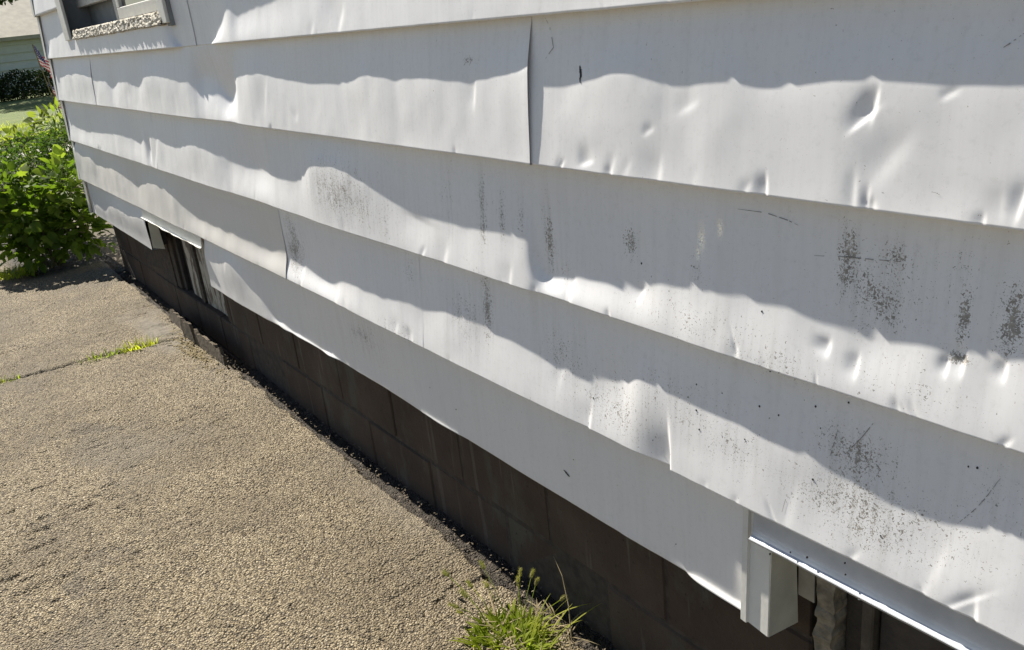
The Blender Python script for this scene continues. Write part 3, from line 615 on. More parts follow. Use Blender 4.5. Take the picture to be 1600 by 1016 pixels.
# foundation: mortar bed with separate concrete blocks
LW0, LW1 = 4.25, 5.235
FX = 1.115
m = MB()
m.box(FX+0.004, FX+0.2, -4.0, 0.05, -0.4, 0.60).box(FX+0.004, FX+0.2, 0.79, LW0, -0.4, 0.60).box(FX+0.004, FX+0.2, LW1, 6.78, -0.4, 0.60)
m.box(FX+0.030, FX+0.2, LW0, LW1, -0.4, 0.096).box(FX+0.03, FX+0.2, 0.05, 0.79, -0.4, 0.06)
found = m.build('foundation_wall', M_MORTAR, house)
blk = []
for v in range(5):
    mb = MB().box(0, 0.06, 0, 0.422, 0, 0.19, 0.005)
    mb.v = [(x+0.0016*math.sin(13*y+7*v)+0.0016*math.sin(31*z+v), y+random.uniform(-.0016, .0016), z+random.uniform(-.0016, .0016)) for x, y, z in mb.v]
    me = bpy.data.meshes.new('block'); me.from_pydata(mb.v, [], mb.f); me.materials.append(M_BLOCK); blk.append(me)
for row, (z0, off) in enumerate(((-0.268, 2.474), (-0.066, 2.690), (0.136, 2.474), (0.338, 2.690), (0.54, 2.474))):
    y = off-0.4325*14
    while y < 6.78:
        a, b = y, y+0.422
        segs = [(a, b)]
        for (h0, h1, zlow) in ((LW0, LW1, 0.10), (0.05, 0.79, 0.05)):
            if z0+0.1 > zlow:
                ns = []
                for (p, q) in segs:
                    if q <= h0 or p >= h1: ns.append((p, q)); continue
                    if p < h0: ns.append((p, h0))
                    if q > h1: ns.append((h1, q))
                segs = ns
        for (p, q) in segs:
            q = min(q, 6.775)
            if q-p < 0.03: continue
            o = bpy.data.objects.new('block', random.choice(blk)); COL.objects.link(o); o.parent = found
            back = 0.025 if (z0 < 0.1 and p > LW0-0.2 and q < LW1+0.2 and z0 > -0.1) else 0.0
            o.location = (FX+random.uniform(-0.004, 0.003), p, z0); o.scale = (1, (q-p)/0.422, 1)
        y += 0.4325

# left basement window
fr = MB().box(1.165, 1.19, LW0, LW1, 0.10, 0.62).build('basement_window', M_DARK, house, label='old basement window with peeling boards, far end')
MB().box(1.125, 1.165, LW1-0.085, LW1-0.002, 0.125, 0.615, 0.003).build('frame', plain('old_frame_wood', (0.05, 0.040, 0.032), 0.9, 0.35, 30, 0.6, 60), fr)
MB().box(1.140, 1.164, LW1-0.15, LW1-0.09, 0.125, 0.615, 0.003).build('frame', plain('old_frame_wood2', (0.035, 0.03, 0.027), 0.9, 0.35, 30, 0.6, 60), fr)
def peel_material():
    t = NT("peeling_white_paint_wood")
    n = t.noise(18, 5, 0.65, vec=t.mapping((1, 1, 0.35)))
    col = t.mix(t.ms(n, 0.42, 0.50), (0.13, 0.105, 0.08), (0.40, 0.37, 0.31))
    return t.fin(col, 0.8, t.bump(n, 0.6, 0.006), spec=0.3)
M_PEEL = peel_material()
for (a, b, x) in ((4.93, 4.985, 1.150), (4.795, 4.925, 1.145), (4.57, 4.715, 1.147), (4.415, 4.565, 1.149), (4.26, 4.41, 1.146)):
    MB().box(x, 1.164, a, b, 0.118+random.uniform(0, .008), 0.61, 0.003).build('board', M_PEEL, fr)
MB().box(1.120, 1.164, LW0+0.005, LW1-0.155, 0.098, 0.117, 0.003).build('sill', plain('window_sill_wood', (0.07, 0.06, 0.05), 0.9, 0.3, 30, 0.6, 60), fr)
mb = MB()      # ragged dark strip where paint has broken away
pts = []
for i in range(24):
    z = 0.122+0.48*i/23; w = 0.018+0.014*random.random()
    pts.append((z, 4.755-w, 4.755+w))
for (z0, a0, b0), (z1, a1, b1) in zip(pts, pts[1:]):
    mb.poly([(1.136, a0, z0), (1.136, a1, z1), (1.136, b1, z1), (1.136, b0, z0)])
    mb.poly([(1.136, a0, z0), (1.164, a0, z0), (1.164, a1, z1), (1.136, a1, z1)])
    mb.poly([(1.136, b0, z0), (1.136, b1, z1), (1.164, b1, z1), (1.164, b0, z0)])
mb.build('broken_stop', plain('weathered_stop', (0.07, 0.058, 0.045), 0.95, 0.4, 60, 0.8, 90), fr)

# right basement window: rough post with crumbling caulk, dark boards
fr2 = MB().box(1.20, 1.23, 0.05, 0.79, 0.06, 0.62).build('basement_window', M_DARK, house, label='dark basement window opening, near end')
mb = MB()
N = 60
for i in range(N):
    z = 0.05+0.55*i/(N-1); q = np.array([z])
    a = 0.738+0.010*float(vnoise1(q*28, 401)[0])+0.004*float(vnoise1(q*90, 404)[0]); b = 0.772+0.006*float(vnoise1(q*40, 405)[0])
    mb.v += [(1.108+0.008*float(vnoise1(q*45, 402)[0]), a, z), (1.098+0.007*float(vnoise1(q*60, 403)[0]), b, z), (1.18, b, z), (1.18, a, z)]
for i in range(N-1):
    for j in range(4):
        mb.f.append((i*4+j, i*4+(j+1) % 4, i*4+4+(j+1) % 4, i*4+4+j))
mb.build('caulked_jamb', plain('crumbling_caulk', (0.22, 0.19, 0.14), 0.9, 0.5, 40, 1.0, 70), fr2)
MB().box(1.14, 1.18, 0.70, 0.737, 0.06, 0.61, 0.003).build('frame', plain('jamb_wood', (0.05, 0.041, 0.032), 0.9, 0.3, 25, 0.6, 60), fr2)
MB().box(1.12, 1.18, 0.672, 0.695, 0.06, 0.61, 0.003).build('frame', plain('jamb_wood3', (0.075, 0.062, 0.047), 0.9, 0.3, 25, 0.6, 60), fr2)
for i in range(3): MB().box(1.135, 1.18, 0.455-0.2*i, 0.668-0.213*i+0.005*i, 0.06, 0.61, 0.003).build('board', plain('jamb_wood2', (0.055, 0.046, 0.038), 0.9, 0.3, 25, 0.6, 60), fr2)
MB().tube([(1.06, 0.665, 0.585), (1.06, 0.666, 0.560), (1.055, 0.658, 0.535)], 0.003, 6).build('dangling_wire', M_WHITE, fr2)

# upper window
M_SASH = plain("sash_paint", (0.55, 0.54, 0.50), 0.5, 0.1, 20, 0.2, 80)
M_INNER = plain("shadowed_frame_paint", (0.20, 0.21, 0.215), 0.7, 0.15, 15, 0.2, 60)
t = NT("window_glass"); t.b.inputs["Transmission Weight"].default_value = 0.0
M_GLASS = t.fin((0.02, 0.024, 0.03), 0.06, spec=0.9)
win = MB().box(1.16, 1.18, WY0-0.02, WY1+0.02, WZ0-0.02, WZ1+0.02).build('window', M_INNER, house, label='recessed window with a crusty sill, upper far end')
MB().box(1.012, 1.16, WY1-0.03, WY1+0.018, WZ0-0.015, WZ1+0.02).build('jamb', M_INNER, win)
MB().box(1.012, 1.16, WY0-0.018, WY0+0.03, WZ0-0.015, WZ1+0.02).build('jamb', M_INNER, win)
MB().box(1.012, 1.16, WY0+0.03, WY1-0.03, WZ1-0.03, WZ1+0.02).build('head', M_INNER, win)
MB().box(0.996, 1.012, WY1-0.13, WY1+0.015, WZ0-0.005, WZ1+0.03, 0.002).build('casing', M_WHITE, win)
MB().box(0.998, 1.012, WY0-0.012, WY0+0.075, WZ0-0.003, WZ1+0.03, 0.002).build('casing', M_WHITE, win)
ym = 4.86
MB().box(1.085, 1.158, ym-0.05, ym+0.05, WZ0+0.02, WZ1-0.03, 0.003).build('mullion', M_INNER, win)
for (a, b, xs, zl) in ((WY0+0.032, ym-0.052, 1.075, 1.625), (ym+0.052, WY1-0.032, 1.10, 1.74)):
    g = MB().box(xs+0.018, xs+0.024, a+0.05, b-0.05, zl+0.05, WZ1-0.08).build('pane', M_GLASS, win)
    sm = MB().box(xs, xs+0.04, a, b, zl, zl+0.055, 0.003).box(xs, xs+0.04, a, a+0.05, zl+0.056, WZ1-0.035, 0.003).box(xs, xs+0.04, b-0.05, b, zl+0.056, WZ1-0.035, 0.003).box(xs, xs+0.04, a+0.051, b-0.051, WZ1-0.09, WZ1-0.035, 0.003)
    sm.build('sash', M_SASH, win)
# crusty sill
def build_sill():
    ny, nz, nx = 300, 14, 10
    ys = np.linspace(WY0+0.055, WY1-0.24, ny)
    prof = [(1.05, 1.562)]+[(0.992+(z-1.566)*0.25, z) for z in np.linspace(1.566, 1.612, nz)]+[(x, 1.613+0.1*(x-1.0)) for x in np.linspace(1.006, 1.07, nx)]
    prof = np.array(prof); n = len(prof)
    Yg = np.repeat(ys[None, :], n, 0); X = np.repeat(prof[:, :1], ny, 1); Z = np.repeat(prof[:, 1:], ny, 1)
    s = np.arange(n)[:, None]*0.0045
    d = 0.004*vnoise2(Yg*38, s*90+Yg*0, 501)+0.004*vnoise2(Yg*90, s*240+Yg*0, 502)
    X = X+d*(np.arange(n)[:, None] > 0); Z = Z+0.7*(0.005*vnoise2(Yg*50, s*60+Yg*0, 503)+0.003*vnoise2(Yg*130, s*150+Yg*0, 504))
    t = NT("crusty_sill"); nn = t.noise(55, 5, 0.7); 
    col = t.ramp(nn, [(0.36, (0.18, 0.15, 0.115)), (0.46, (0.46, 0.42, 0.34)), (0.6, (0.70, 0.66, 0.57))])
    mt = t.fin(col, 0.9, t.bump(nn, 1.0, 0.008), spec=0.3)
    V = np.stack([X, Yg, Z], -1).reshape(-1, 3)
    link('sill', mesh_np('sill', V, grid_faces(n, ny), True), mt, win, label='rough crumbling sill')
    MB().box(1.02, 1.16, WY0+0.03, WY1-0.03, WZ0-0.015, 1.600).build('sill_bed', M_INNER, win)
build_sill()

# marks that belong to the siding: nail holes and scratches, each lying on its board
zlev = [('A', 1.75, 1.475), ('B', 1.475, 1.20), ('C', 1.20, 0.922), ('D', 0.922, 0.648), ('E', 0.648, 0.402)]
panels = [o for o in house.children if o.name.startswith('siding_panel')]
def board_x(y, z):
    for k, zt, zb in zlev:
        if zb <= z < zt:
            for (y0, y1, fn, hf, zt2) in surf[k]:
                if y0 <= y <= y1:
                    return 1.0+D0-float(hf(fn, np.array([y]), np.array([zt2-z]))[0])
    return 1.004
def owner(y, z):
    for o in panels:
        bb = o.bound_box
        if bb[0][1] <= y <= bb[6][1] and bb[0][2] <= z <= bb[6][2]: return o
    return house
def sub(o, name, parent):
    return o
for (y, z) in DOTS:
    x = board_x(y, z)-0.0009; r = random.uniform(0.0008, 0.0018); mb = MB()
    mb.poly([(x, y+r*math.cos(a), z+1.25*r*math.sin(a)) for a in [i*math.pi/3.5 for i in range(7)]])
    n = len(mb.v); mb.v += [(vx+0.002, vy, vz) for vx, vy, vz in mb.v]
    for i in range(7): mb.f.append((i, (i+1) % 7, n+(i+1) % 7, n+i))
    mb.build('nail_hole', M_MARK, owner(y, z))
M_SCR = plain("scratch_mark", (0.22, 0.21, 0.195), 0.8, 0.3, 150)
for k, s in enumerate(SCRATCH):
    w = 0.0028 if k in (0, 9) else random.uniform(0.0004, 0.0008)
    P = []
    for (ya, za), (yb, zb2) in zip(s, s[1:]):
        for i in range(8): P.append((ya+(yb-ya)*i/8, za+(zb2-za)*i/8))
    P.append(s[-1]); mb = MB()
    for i, (y, z) in enumerate(P):
        x = board_x(y, z)-0.0009
        j = min(i, len(P)-2); dy, dz = P[j+1][0]-P[j][0], P[j+1][1]-P[j][1]; L = math.hypot(dy, dz)+1e-9
        ww = w*(0.35+0.65*math.sin(math.pi*(i+0.6)/(len(P)+0.2)))*random.uniform(0.7, 1.2)
        jy = random.uniform(-1, 1)*w*0.5
        mb.v += [(x, y-dz/L*ww+jy, z+dy/L*ww), (x, y+dz/L*ww+jy, z-dy/L*ww)]
    for i in range(len(P)-1):
        if random.random() > 0.3 or k in (0, 9): mb.f.append((2*i, 2*i+1, 2*i+3, 2*i+2))
    mb.build('scratch', M_MARK if k in (0, 9) else M_SCR, owner(*s[0]))

# ------------------------------------------------------------------ things on the ground by the wall
M_ROT = plain("rotten_edging_wood", (0.12, 0.095, 0.066), 0.95, 0.45, 35, 1.0, 60)
def edging(y0, y1, x0, x1, zt, lean, seed, label):
    e = empty('edging_board', ((x0+x1)/2, (y0+y1)/2, 0), label, 'board', 'rotten edging boards')
    n = 40; ys = np.linspace(y0, y1, n); mb = MB()
    top = zt+0.012*vnoise1(ys*22, seed)+0.012*vnoise1(ys*75, seed+1)
    end = np.clip(np.minimum(np.arange(n), n-1-np.arange(n))/3, 0.7, 1)
    top = -0.035+(top+0.035)*end
    th = 0.016
    for i in range(n):
        x = x0+(x1-x0)*i/(n-1)
        mb.v += [(x, ys[i], -0.08), (x+lean, ys[i], top[i]), (x+lean+th, ys[i], top[i]-0.004), (x+th, ys[i], -0.11)]
    for i in range(n-1):
        for j in range(4): mb.f.append((i*4+j, i*4+(j+1) % 4, i*4+4+(j+1) % 4, i*4+4+j))
    mb.f += [(3, 2, 1, 0), (n*4-4, n*4-3, n*4-2, n*4-1)]
    mb.build('plank', M_ROT, e)
edging(4.72, 5.12, 1.000, 1.010, 0.04, 0.006, 601, 'far ragged edging plank left of the broken splinter, under basement window')
edging(4.56, 4.76, 0.992, 0.988, 0.075, -0.004, 603, 'short upright splintered edging plank between two longer rotten planks')
edging(4.10, 4.58, 1.000, 0.994, 0.05, 0.004, 605, 'long rotten edging plank nearest the camera, at driveway edge')

def chips(name, n, area, size, mat, label, cat):
    mb = MB()
    for _ in range(n):
        x, y = area(); s = random.uniform(*size); a = random.uniform(0, 6.28); z = -0.03+random.uniform(0, 0.012)
        tx, ty = random.uniform(-.4, .4), random.uniform(-.4, .4)
        pts = []
        for (u, w) in ((-1, -0.35), (0.2, -0.5), (1, 0.0), (0.1, 0.45)):
            px = s*(u*math.cos(a)-w*math.sin(a)); py = s*(u*math.sin(a)+w*math.cos(a))
            pts.append((x+px, y+py, z+tx*px+ty*py))
        mb.poly(pts)
    o = mb.build(name, mat, kind='stuff'); o["label"] = label; o["category"] = cat
def area1(): 
    return random.gauss(0.955, 0.03), random.gauss(4.45, 0.2)
def area2(): return random.uniform(1.02, 1.10), random.uniform(1.2, 6.2)
chips('leaf_litter', 420, area1, (0.004, 0.013), M_STRAW, 'dry straw and leaf litter beside the rotten edging planks', 'litter')
chips('debris', 900, area2, (0.002, 0.008), plain('debris', (0.12, 0.095, 0.065), 0.95, 0.5, 200), 'small dark debris along the foot of the foundation', 'debris')

def blade(mb, base, ang, length, width, droop, rise, n=5):
    p = Vector(base); d = Vector((math.cos(ang), math.sin(ang), 0)); side = Vector((-d.y, d.x, 0))
    L = []
    for i in range(n+1):
        s = i/n
        q = p+d*(length*(rise*s+droop*s*s))+Vector((0, 0, length*(math.sqrt(max(0.05, 1-rise*rise))*s-droop*0.75*s*s)))
        w = width*(0.55+0.9*s)*(1-s)**0.7 if s < 1 else 0
        L.append((q-side*w, q+side*w))
    b = len(mb.v)
    for a, c in L: mb.v += [tuple(a), tuple(c)]
    for i in range(n): mb.f.append((b+2*i, b+2*i+1, b+2*i+3, b+2*i+2))
def grass_clump(loc, n, rad, length, width, label, heads=0, ell=(1, 1), rot=0.0):
    e = empty('grass_clump', loc, label, 'grass', 'weeds in the paving')
    mb = MB()
    for _ in range(n):
        r = rad*math.sqrt(random.random()); a = random.uniform(0, 6.28)
        bx, by = r*math.cos(a)*ell[0], r*math.sin(a)*ell[1]
        c, s = math.cos(rot), math.sin(rot); bx, by = c*bx-s*by, s*bx+c*by
        blade(mb, (loc[0]+bx, loc[1]+by, loc[2]-0.005), a+random.gauss(0, 0.9), length*random.uniform(0.45, 1.15), width*random.uniform(0.5, 1.2), random.uniform(0.05, 0.6), random.uniform(0.1, 0.75))
    mb.build('blades', M_GRASS, e, kind='stuff', smooth=True)
    return e
def seed_head(e, base, tip, L=0.028, r=0.0048):
    b = Vector(base); tp = Vector(tip); mid = (b+tp)/2+Vector((0, 0, 0.02))
    mb = MB(); mb.tube([b, mid, tp], [0.0012, 0.001, 0.0008], 5); st = mb.build('stalk', M_GRASS, e)
    d = (tp-mid).normalized(); mb = MB()
    mb.tube([tp+d*(L*s) for s in (0, .15, .4, .7, .9, 1)], [r*.4, r*.9, r, r*.85, r*.5, r*.1], 8)
    a = d.orthogonal().normalized(); c = d.cross(a)
    for _ in range(150):
        s = random.random(); an = random.uniform(0, 6.28); o = a*math.cos(an)+c*math.sin(an)
        p = tp+d*(L*s)+o*r*0.8; q = p+o*random.uniform(.003, .007)+d*random.uniform(.002, .007); w = d.cross(o)*0.0005
        mb.poly([p-w, p+w, q])
    mb.build('seed_head', M_SEED, st)
g = grass_clump((0.905, 1.53, -0.035), 300, 0.11, 0.056, 0.0052, 'large sunlit weed clump with seed heads at the foot of the wall', ell=(0.85, 1.0))
mb = MB()
for _ in range(110):
    r = 0.105*math.sqrt(random.random()); a = random.uniform(0, 6.28)
    blade(mb, (0.905+r*math.cos(a)*0.85, 1.53+r*math.sin(a), -0.04), a+random.gauss(0, 0.7), random.uniform(0.03, 0.075), random.uniform(0.004, 0.008), random.uniform(0.15, 0.7), random.uniform(0.3, 0.85), 6)
mb.build('broad_blades', M_GRASS, g, kind='stuff', smooth=True)
mb = MB()
for _ in range(120):
    r = 0.14*math.sqrt(random.random()); a = random.uniform(0, 6.28)
    blade(mb, (0.935+r*math.cos(a), 1.51+r*math.sin(a), -0.04), random.uniform(0, 6.28), random.uniform(0.03, 0.09), random.uniform(0.0015, 0.004), random.uniform(0.3, 0.9), random.uniform(0.5, 0.95), 4)
mb.build('dry_blades', M_STRAW, g, kind='stuff', smooth=True)
for (bx, by, tx, ty, tz) in ((0.93, 1.57, 0.955, 1.70, 0.11), (0.95, 1.55, 1.00, 1.60, 0.115), (0.95, 1.53, 1.015, 1.57, 0.12), (0.96, 1.52, 1.02, 1.56, 0.10), (0.95, 1.5, 1.03, 1.47, 0.10),
                             (0.90, 1.58, 0.90, 1.68, 0.09), (0.88, 1.58, 0.87, 1.66, 0.085), (0.92, 1.58, 0.93, 1.65, 0.09), (0.87, 1.6, 0.84, 1.66, 0.07), (0.89, 1.60, 0.885, 1.78, 0.08), (0.86, 1.57, 0.83, 1.62, 0.08), (0.93, 1.5, 0.965, 1.555, 0.13)):
    seed_head(g, (bx*1.02, by*1.02, -.035), (tx*1.02, ty*1.02, tz-.055), random.uniform(0.018, 0.03), random.uniform(.0032, .005))
mb = MB(); mb.tube([(0.99, 1.38, 0.03), (1.02, 1.42, 0.09), (1.045, 1.47, 0.14), (1.06, 1.52, 0.165)], [0.0016, 0.0015, 0.001, 0.0006], 5); mb.build('stalk', M_STRAW, g)
mb = MB()
for k in range(6): blade(mb, (0.98+random.uniform(-.03, .03), 1.46+random.uniform(-.06, .06), 0), random.uniform(-1.3, 0.6), random.uniform(.09, .17), 0.003, random.uniform(.1, .5), random.uniform(.3, .8), 6)
mb.build('blades', M_GRASS, g, kind='stuff', smooth=True)
grass_clump((0.575, 4.80, -0.035), 90, 0.075, 0.06, 0.0036, 'small green weed tuft in the paving joint, left of the other tuft', ell=(1.5, 0.4))
grass_clump((0.757, 4.775, -0.035), 110, 0.07, 0.075, 0.0036, 'small green weed tuft in the paving joint, nearer the edging planks', ell=(1.3, 0.5))
grass_clump((0.05, 4.87, -0.035), 130, 0.10, 0.045, 0.0036, 'yellowish flat weed patch in the paving joint at the left edge', ell=(1.3, 0.5))
grass_clump((0.44, 7.35, -0.035), 260, 0.16, 0.09, 0.005, 'low grass tuft at the foot of the shrubs beside the drive', ell=(1.0, 0.7))

# ------------------------------------------------------------------ shrubs at the far corner
def leaf_mesh(kind):
    V = []; F = []
    if kind == 0:    # broad pointed leaf, folded along its rib
        w = [0, .28, .40, .38, .24, 0]; n = len(w)
        for i, a in enumerate(w):
            s = i/(n-1); z = -0.18*s*s
            V += [(-a, s, z+0.16*a), (0, s, z), (a, s, z+0.16*a)]
        for i in range(n-1):
            b = 3*i; F += [(b, b+1, b+4, b+3), (b+1, b+2, b+5, b+4)]
    elif kind == 1:  # lobed leaf
        pts = [(0, 0), (.22, -.05), (.48, .18), (.36, .32), (.52, .58), (.25, .55), (.16, .75), (0, 1.05), (-.16, .75), (-.25, .55), (-.52, .58), (-.36, .32), (-.48, .18), (-.22, -.05)]
        V = [(0, .35, 0)]+[(x, y, -0.25*(x*x)-0.12*y*y) for x, y in pts]
        n = len(pts); F = [(0, 1+i, 1+(i+1) % n) for i in range(n)]
    else:            # narrow leaf
        w = [0, .13, .16, .10, 0]; n = len(w)
        for i, a in enumerate(w):
            s = i/(n-1); z = -0.35*s*s
            V += [(-a, s, z+0.2*a), (0, s, z), (a, s, z+0.2*a)]
        for i in range(n-1):
            b = 3*i; F += [(b, b+1, b+4, b+3), (b+1, b+2, b+5, b+4)]
    return V, F
LEAFDATA = [leaf_mesh(k) for k in range(3)]
LEAFME = []
for k, (V, F) in enumerate(LEAFDATA):
    me = bpy.data.meshes.new('leaf'); me.from_pydata(V, [], F); me.materials.append(M_LEAF)
    me.polygons.foreach_set("use_smooth", [True]*len(me.polygons)); LEAFME.append(me)
def rnd_dir(up=0.35):
    v = Vector((random.gauss(0, 1), random.gauss(0, 1), random.gauss(up, 0.7))); return v.normalized()
def leaf_matrix(p, out, size):
    d = (out+Vector((random.gauss(0, .45), random.gauss(0, .45), random.gauss(-.1, .4)))).normalized()
    up = Vector((random.gauss(0, .5), random.gauss(0, .5), 1)); x = d.cross(up).normalized(); z = x.cross(d)
    return Matrix(((x.x*size, d.x*size, z.x*size, p.x), (x.y*size, d.y*size, z.y*size, p.y), (x.z*size, d.z*size, z.z*size, p.z), (0, 0, 0, 1)))
def shrub(loc, label, lobes, nobj, nbulk, size, kinds, mat, bulk_size=None, group='shrubs at the house corner'):
    e = empty('shrub', loc, label, 'shrub', group)
    mb = MB()
    for (c, r) in lobes:
        b = Vector(loc); c = Vector(c); mid = b.lerp(c, .5)+Vector((random.uniform(-.06, .06), random.uniform(-.06, .06), 0))
        mb.tube([b+Vector((random.uniform(-.05, .05), random.uniform(-.05, .05), -0.03)), mid, c], [0.012, 0.009, 0.004], 6)
        for _ in range(5):
            d = rnd_dir(); mb.tube([c, c+d*max(r)*0.5, c+d*max(r)*0.85], [0.004, 0.003, 0.0015], 5)
    mb.build('stems', M_STEM, e)
    tot = sum(r[0]*r[1]*r[2] for _, r in lobes)
    def spot(shell):
        k = random.random()*tot; 
        for c, r in lobes:
            k -= r[0]*r[1]*r[2]
            if k <= 0: break
        d = rnd_dir(0.2); f = random.uniform(0.82, 1.05) if shell else random.uniform(0.35, 0.98)
        p = Vector((c[0]+d.x*r[0]*f, c[1]+d.y*r[1]*f, max(0.02, c[2]+d.z*r[2]*f))); return p, d
    bv = []; bf = []; bs = bulk_size or size
    for _ in range(nbulk):
        p, d = spot(False); M = leaf_matrix(p, d, random.uniform(*bs)); V, F = LEAFDATA[random.choice(kinds)]
        n = len(bv); bv += [tuple(M @ Vector(v)) for v in V]; bf += [tuple(n+i for i in f) for f in F]
    me = bpy.data.meshes.new('foliage'); me.from_pydata(bv, [], bf); me.polygons.foreach_set("use_smooth", [True]*len(bf))
    link('foliage', me, mat, e, kind='stuff')
    for _ in range(nobj):
        p, d = spot(True); o = bpy.data.objects.new('leaf', LEAFME[random.choice(kinds)]); COL.objects.link(o)
        o.parent = e; o.matrix_parent_inverse = Matrix.Translation(-Vector(loc)); o.matrix_basis = leaf_matrix(p, d, random.uniform(*size))
    return e
shrub((0.72, 7.35, 0), 'broad leaved green shrub against the far corner of the white siding',
      [((0.70, 7.35, 0.36), (0.27, 0.28, 0.24)), ((0.95, 7.3, 0.52), (0.20, 0.25, 0.28)), ((0.60, 7.55, 0.55), (0.25, 0.28, 0.22)), ((0.88, 7.2, 0.25), (0.20, 0.20, 0.26)), ((0.42, 7.5, 0.42), (0.16, 0.2, 0.18)), ((0.70, 7.45, 0.15), (0.30, 0.24, 0.22)), ((1.0, 7.15, 0.2), (0.14, 0.16, 0.24)), ((0.5, 7.6, 0.2), (0.2, 0.2, 0.2))],
      230, 1250, (0.06, 0.115), (0, 0, 1), M_LEAF, (0.04, 0.09))
shrub((0.85, 8.1, 0), 'feathery dark green bush behind the broad leaved shrub',
      [((0.85, 8.05, 0.66), (0.33, 0.34, 0.28)), ((1.10, 7.95, 0.80), (0.22, 0.3, 0.24)), ((0.62, 8.2, 0.60), (0.24, 0.28, 0.26)), ((0.95, 8.3, 0.40), (0.36, 0.3, 0.32))],
      60, 5200, (0.05, 0.08), (2,), M_FERN, (0.025, 0.055))
shrub((1.05, 8.75, 0), 'pale yellow green plant behind the feathery bush, top of the planting',
      [((0.90, 8.7, 0.78), (0.28, 0.22, 0.16)), ((1.20, 8.75, 0.92), (0.20, 0.22, 0.14)), ((1.05, 8.8, 0.4), (0.3, 0.25, 0.35))],
      70, 700, (0.06, 0.11), (2, 2, 0), leaf_material("pale_leaf", (0.12, 0.16, 0.03), (0.22, 0.24, 0.07), 0.5), (0.05, 0.1))

# ------------------------------------------------------------------ small flags on a stick beyond the corner
M_FLAGR = plain("flag_red", (0.34, 0.06, 0.07), 0.8, 0.1); M_FLAGW = plain("flag_white", (0.60, 0.56, 0.55), 0.8, 0.05); M_FLAGB = plain("flag_blue", (0.035, 0.045, 0.14), 0.8, 0.1)
def flag(base, top, hoist_dir, fly_dir, hoist, fly, label, seed):
    e = empty('flag', base, label, 'flag', 'small flags beyond the corner')
    mb = MB(); mb.tube([base, top], 0.005, 8); mb.build('pole', M_STEM, e)
    hd = Vector(hoist_dir).normalized(); fd = Vector(fly_dir).normalized(); nd = hd.cross(fd).normalized(); T = Vector(top)
    def P(u, v, off=0.0):   # u along the fly, v down the hoist
        w = 0.022*math.sin(u*11+v*4+seed)+0.012*math.sin(u*23-v*9+seed)
        return T+fd*(u*fly)+hd*(v*hoist)+nd*(w*min(1, u*4)+off)+Vector((0, 0, -0.10*u*u*fly))
    cloth = None
    def patch(u0, u1, v0, v1, mat, name, parent, off=0.0, nu=14):
        mb = MB(); nv = 3
        for j in range(nv+1):
            for i in range(nu+1): mb.v.append(tuple(P(u0+(u1-u0)*i/nu, v0+(v1-v0)*j/nv, off)))
        for j in range(nv):
            for i in range(nu): a = j*(nu+1)+i; mb.f.append((a, a+1, a+nu+2, a+nu+1))
        return mb.build(name, mat, parent, smooth=True)
    for k in range(13):
        u0 = 0.4 if k < 7 else 0.0
        patch(u0, 1, k/13, (k+1)/13, M_FLAGR if k % 2 == 0 else M_FLAGW, 'stripe', e)
    can = patch(0, 0.4, 0, 7/13, M_FLAGB, 'canton', e)
    for r in range(9):
        for c in range(6 if r % 2 == 0 else 5):
            u = (0.033+0.0667*c+(0.033 if r % 2 else 0)); v = (r+1)*(7/13)/10
            for off in (0.003, -0.003):
                mb = MB(); pts = []
                for q in range(10):
                    rr = (0.012 if q % 2 == 0 else 0.005); a = q*math.pi/5
                    pts.append(tuple(P(u+rr*math.sin(a)*1.0, v-rr*math.cos(a)*1.6, off)))
                mb.poly(pts); mb.build('star', M_FLAGW, can)
    return e
flag((1.36, 9.0, 0), (1.235, 9.0, 1.60), (0.10, 0.0, -1), (0.55, 0.25, -0.8), 0.17, 0.26, 'small faded flag with blue starry canton, upper of the two', 0.5)
flag((1.42, 9.3, 0), (1.315, 9.25, 1.315), (0.08, 0.0, -1), (0.25, 0.25, -1.0), 0.15, 0.27, 'small flag hanging limp and furled, lower of the two', 2.2)

# ------------------------------------------------------------------ far side of the garden: hedge, tree, neighbouring house
def leaf_cloud(name, lobes, n, size, mat, parent, seed, fill=0.3):
    r = np.random.default_rng(seed); w = np.array([a[3]*a[4]*a[5] for a in lobes])**0.7; w /= w.sum()
    L = np.array(lobes)[r.choice(len(lobes), n, p=w)]
    d = r.normal(size=(n, 3)); d /= np.linalg.norm(d, axis=1)[:, None]
    f = (fill+(1-fill)*r.random(n))**0.6
    P = L[:, :3]+d*L[:, 3:]*f[:, None]
    a = r.normal(size=(n, 3)); a /= np.linalg.norm(a, axis=1)[:, None]
    b = np.cross(a, r.normal(size=(n, 3))); b /= np.linalg.norm(b, axis=1)[:, None]
    s = (size[0]+(size[1]-size[0])*r.random(n))[:, None]
    V = np.stack([P-a*s, P+b*s*0.5, P+a*s, P-b*s*0.5], 1).reshape(-1, 3)
    return link(name, mesh_np(name, V, np.arange(4*n).reshape(-1, 4), False), mat, parent, kind='stuff')
he = empty('hedge', (2.0, 34.4, 0.2), 'dark clipped hedge in front of the neighbouring house', 'hedge')
lob = [(x, 34.5+random.uniform(-.15, .15), 0.62, 0.55, 0.6, random.uniform(.42, .56)) for x in np.arange(-7, 9, 0.5)]
leaf_cloud('foliage', lob, 26000, (0.035, 0.07), M_HEDGE, he, 801, 0.5)
mb = MB()
for x in np.arange(-6.8, 9, 0.6): mb.tube([(x, 34.5, 0.1), (x+0.05, 34.5, 0.6)], [0.03, 0.02], 5)
mb.build('stems', M_BARK, he)
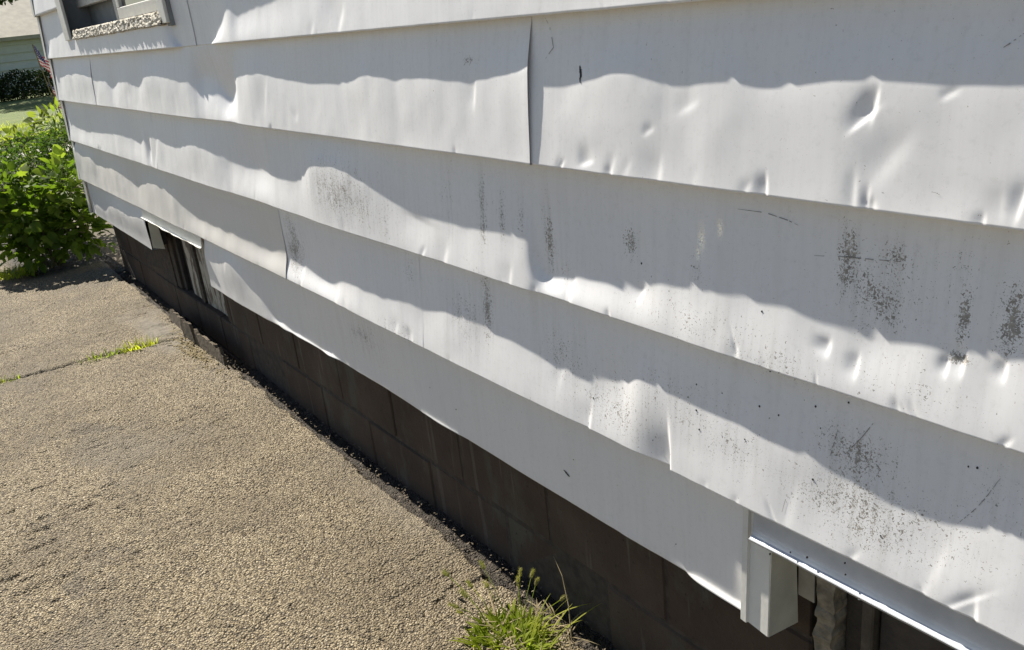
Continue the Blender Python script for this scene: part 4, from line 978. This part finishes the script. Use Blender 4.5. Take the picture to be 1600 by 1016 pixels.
def tree(loc, h, lobes, n, label, seed, size=(0.06, 0.13)):
    e = empty('tree', loc, label, 'tree')
    mb = MB(); b = Vector(loc)
    mb.tube([b+Vector((0, 0, -.1)), b+Vector((0.05, 0, h*.3)), b+Vector((-0.05, 0.1, h*.6)), b+Vector((0, 0, h*.9))], [0.26, 0.2, 0.14, 0.04], 9)
    for l in lobes:
        c = Vector(l[:3]); s = b+Vector((0, 0, h*random.uniform(.3, .6))); mb.tube([s, s.lerp(c, .5)+Vector((0, 0, .2)), c], [0.09, 0.06, 0.02], 6)
    mb.build('trunk', M_BARK, e)
    leaf_cloud('crown', lobes, n, size, M_TREE, e, seed)
def lobes(c, r, n, s):
    out = []
    for _ in range(n):
        d = rnd_dir(0.1); out.append((c[0]+d.x*r[0], c[1]+d.y*r[1], c[2]+d.z*r[2], s*random.uniform(.7, 1.2), s*random.uniform(.7, 1.2), s*random.uniform(.5, .8)))
    return out
tree((1.2, 36.6, 0.2), 9.0, lobes((1.6, 36.4, 6.2), (3.2, 3.0, 2.2), 16, 1.4)+[(2.6, 35.2, 3.1, .9, .8, .5), (3.3, 35.0, 2.9, .55, .6, .32), (1.6, 35.0, 3.0, .9, .8, .6), (4.2, 35.4, 3.7, .9, .8, .5)], 26000, 'leafy tree whose boughs hang before the neighbouring roof', 811)
nh = empty('neighbouring_house', (3, 41.5, 0.2), 'pale clapboard house across the lawn with a sunlit roof', 'house')
M_NS = plain("pale_green_siding", (0.60, 0.62, 0.57), 0.7, 0.05, 3)
M_NR = plain("pale_roof", (0.42, 0.39, 0.32), 0.8, 0.15, 4, 0.5, 12)
MB().box(-5, 9.5, 40.06, 47, 0.1, 2.34).build('wall', M_NS, nh)
for i in range(7):
    z = 0.2+0.30*i; mb = MB()
    mb.v += [(-5.02, 40.045, z+.30), (9.52, 40.045, z+.30), (9.52, 39.95, z), (-5.02, 39.95, z), (-5.02, 40.06, z), (9.52, 40.06, z)]
    mb.f += [(0, 3, 2, 1), (3, 4, 5, 2)]
    mb.build('clapboard', M_NS, nh)
mb = MB(); mb.v += [(-5.5, 39.6, 2.30), (10, 39.6, 2.30), (10, 43.5, 4.6), (-5.5, 43.5, 4.6), (10, 47.4, 2.3), (-5.5, 47.4, 2.3), (-5.5, 39.6, 2.16), (10, 39.6, 2.16), (10, 47.4, 2.16), (-5.5, 47.4, 2.16)]
mb.f += [(0, 1, 2, 3), (3, 2, 4, 5), (0, 6, 7, 1), (6, 9, 8, 7), (5, 4, 8, 9), (1, 7, 8, 4, 2), (0, 3, 5, 9, 6)]
mb.build('roof', M_NR, nh)

# grass along the near edges of the lawn
mb = MB()
for _ in range(9000):
    e0 = random.random() < 0.55
    x = random.uniform(-3, 6); y = (17.25+abs(random.gauss(0, 0.35))) if e0 else (19.75+0.1*x+abs(random.gauss(0, 0.9)))
    blade(mb, (x, y, 0.19), random.uniform(0, 6.28), random.uniform(.04, .10), 0.006, random.uniform(0, .4), random.uniform(.1, .6), 2)
o = mb.build('lawn_grass', M_GRASS, kind='stuff'); o["label"] = 'rough grass along the edge of the lawn'; o["category"] = 'grass'
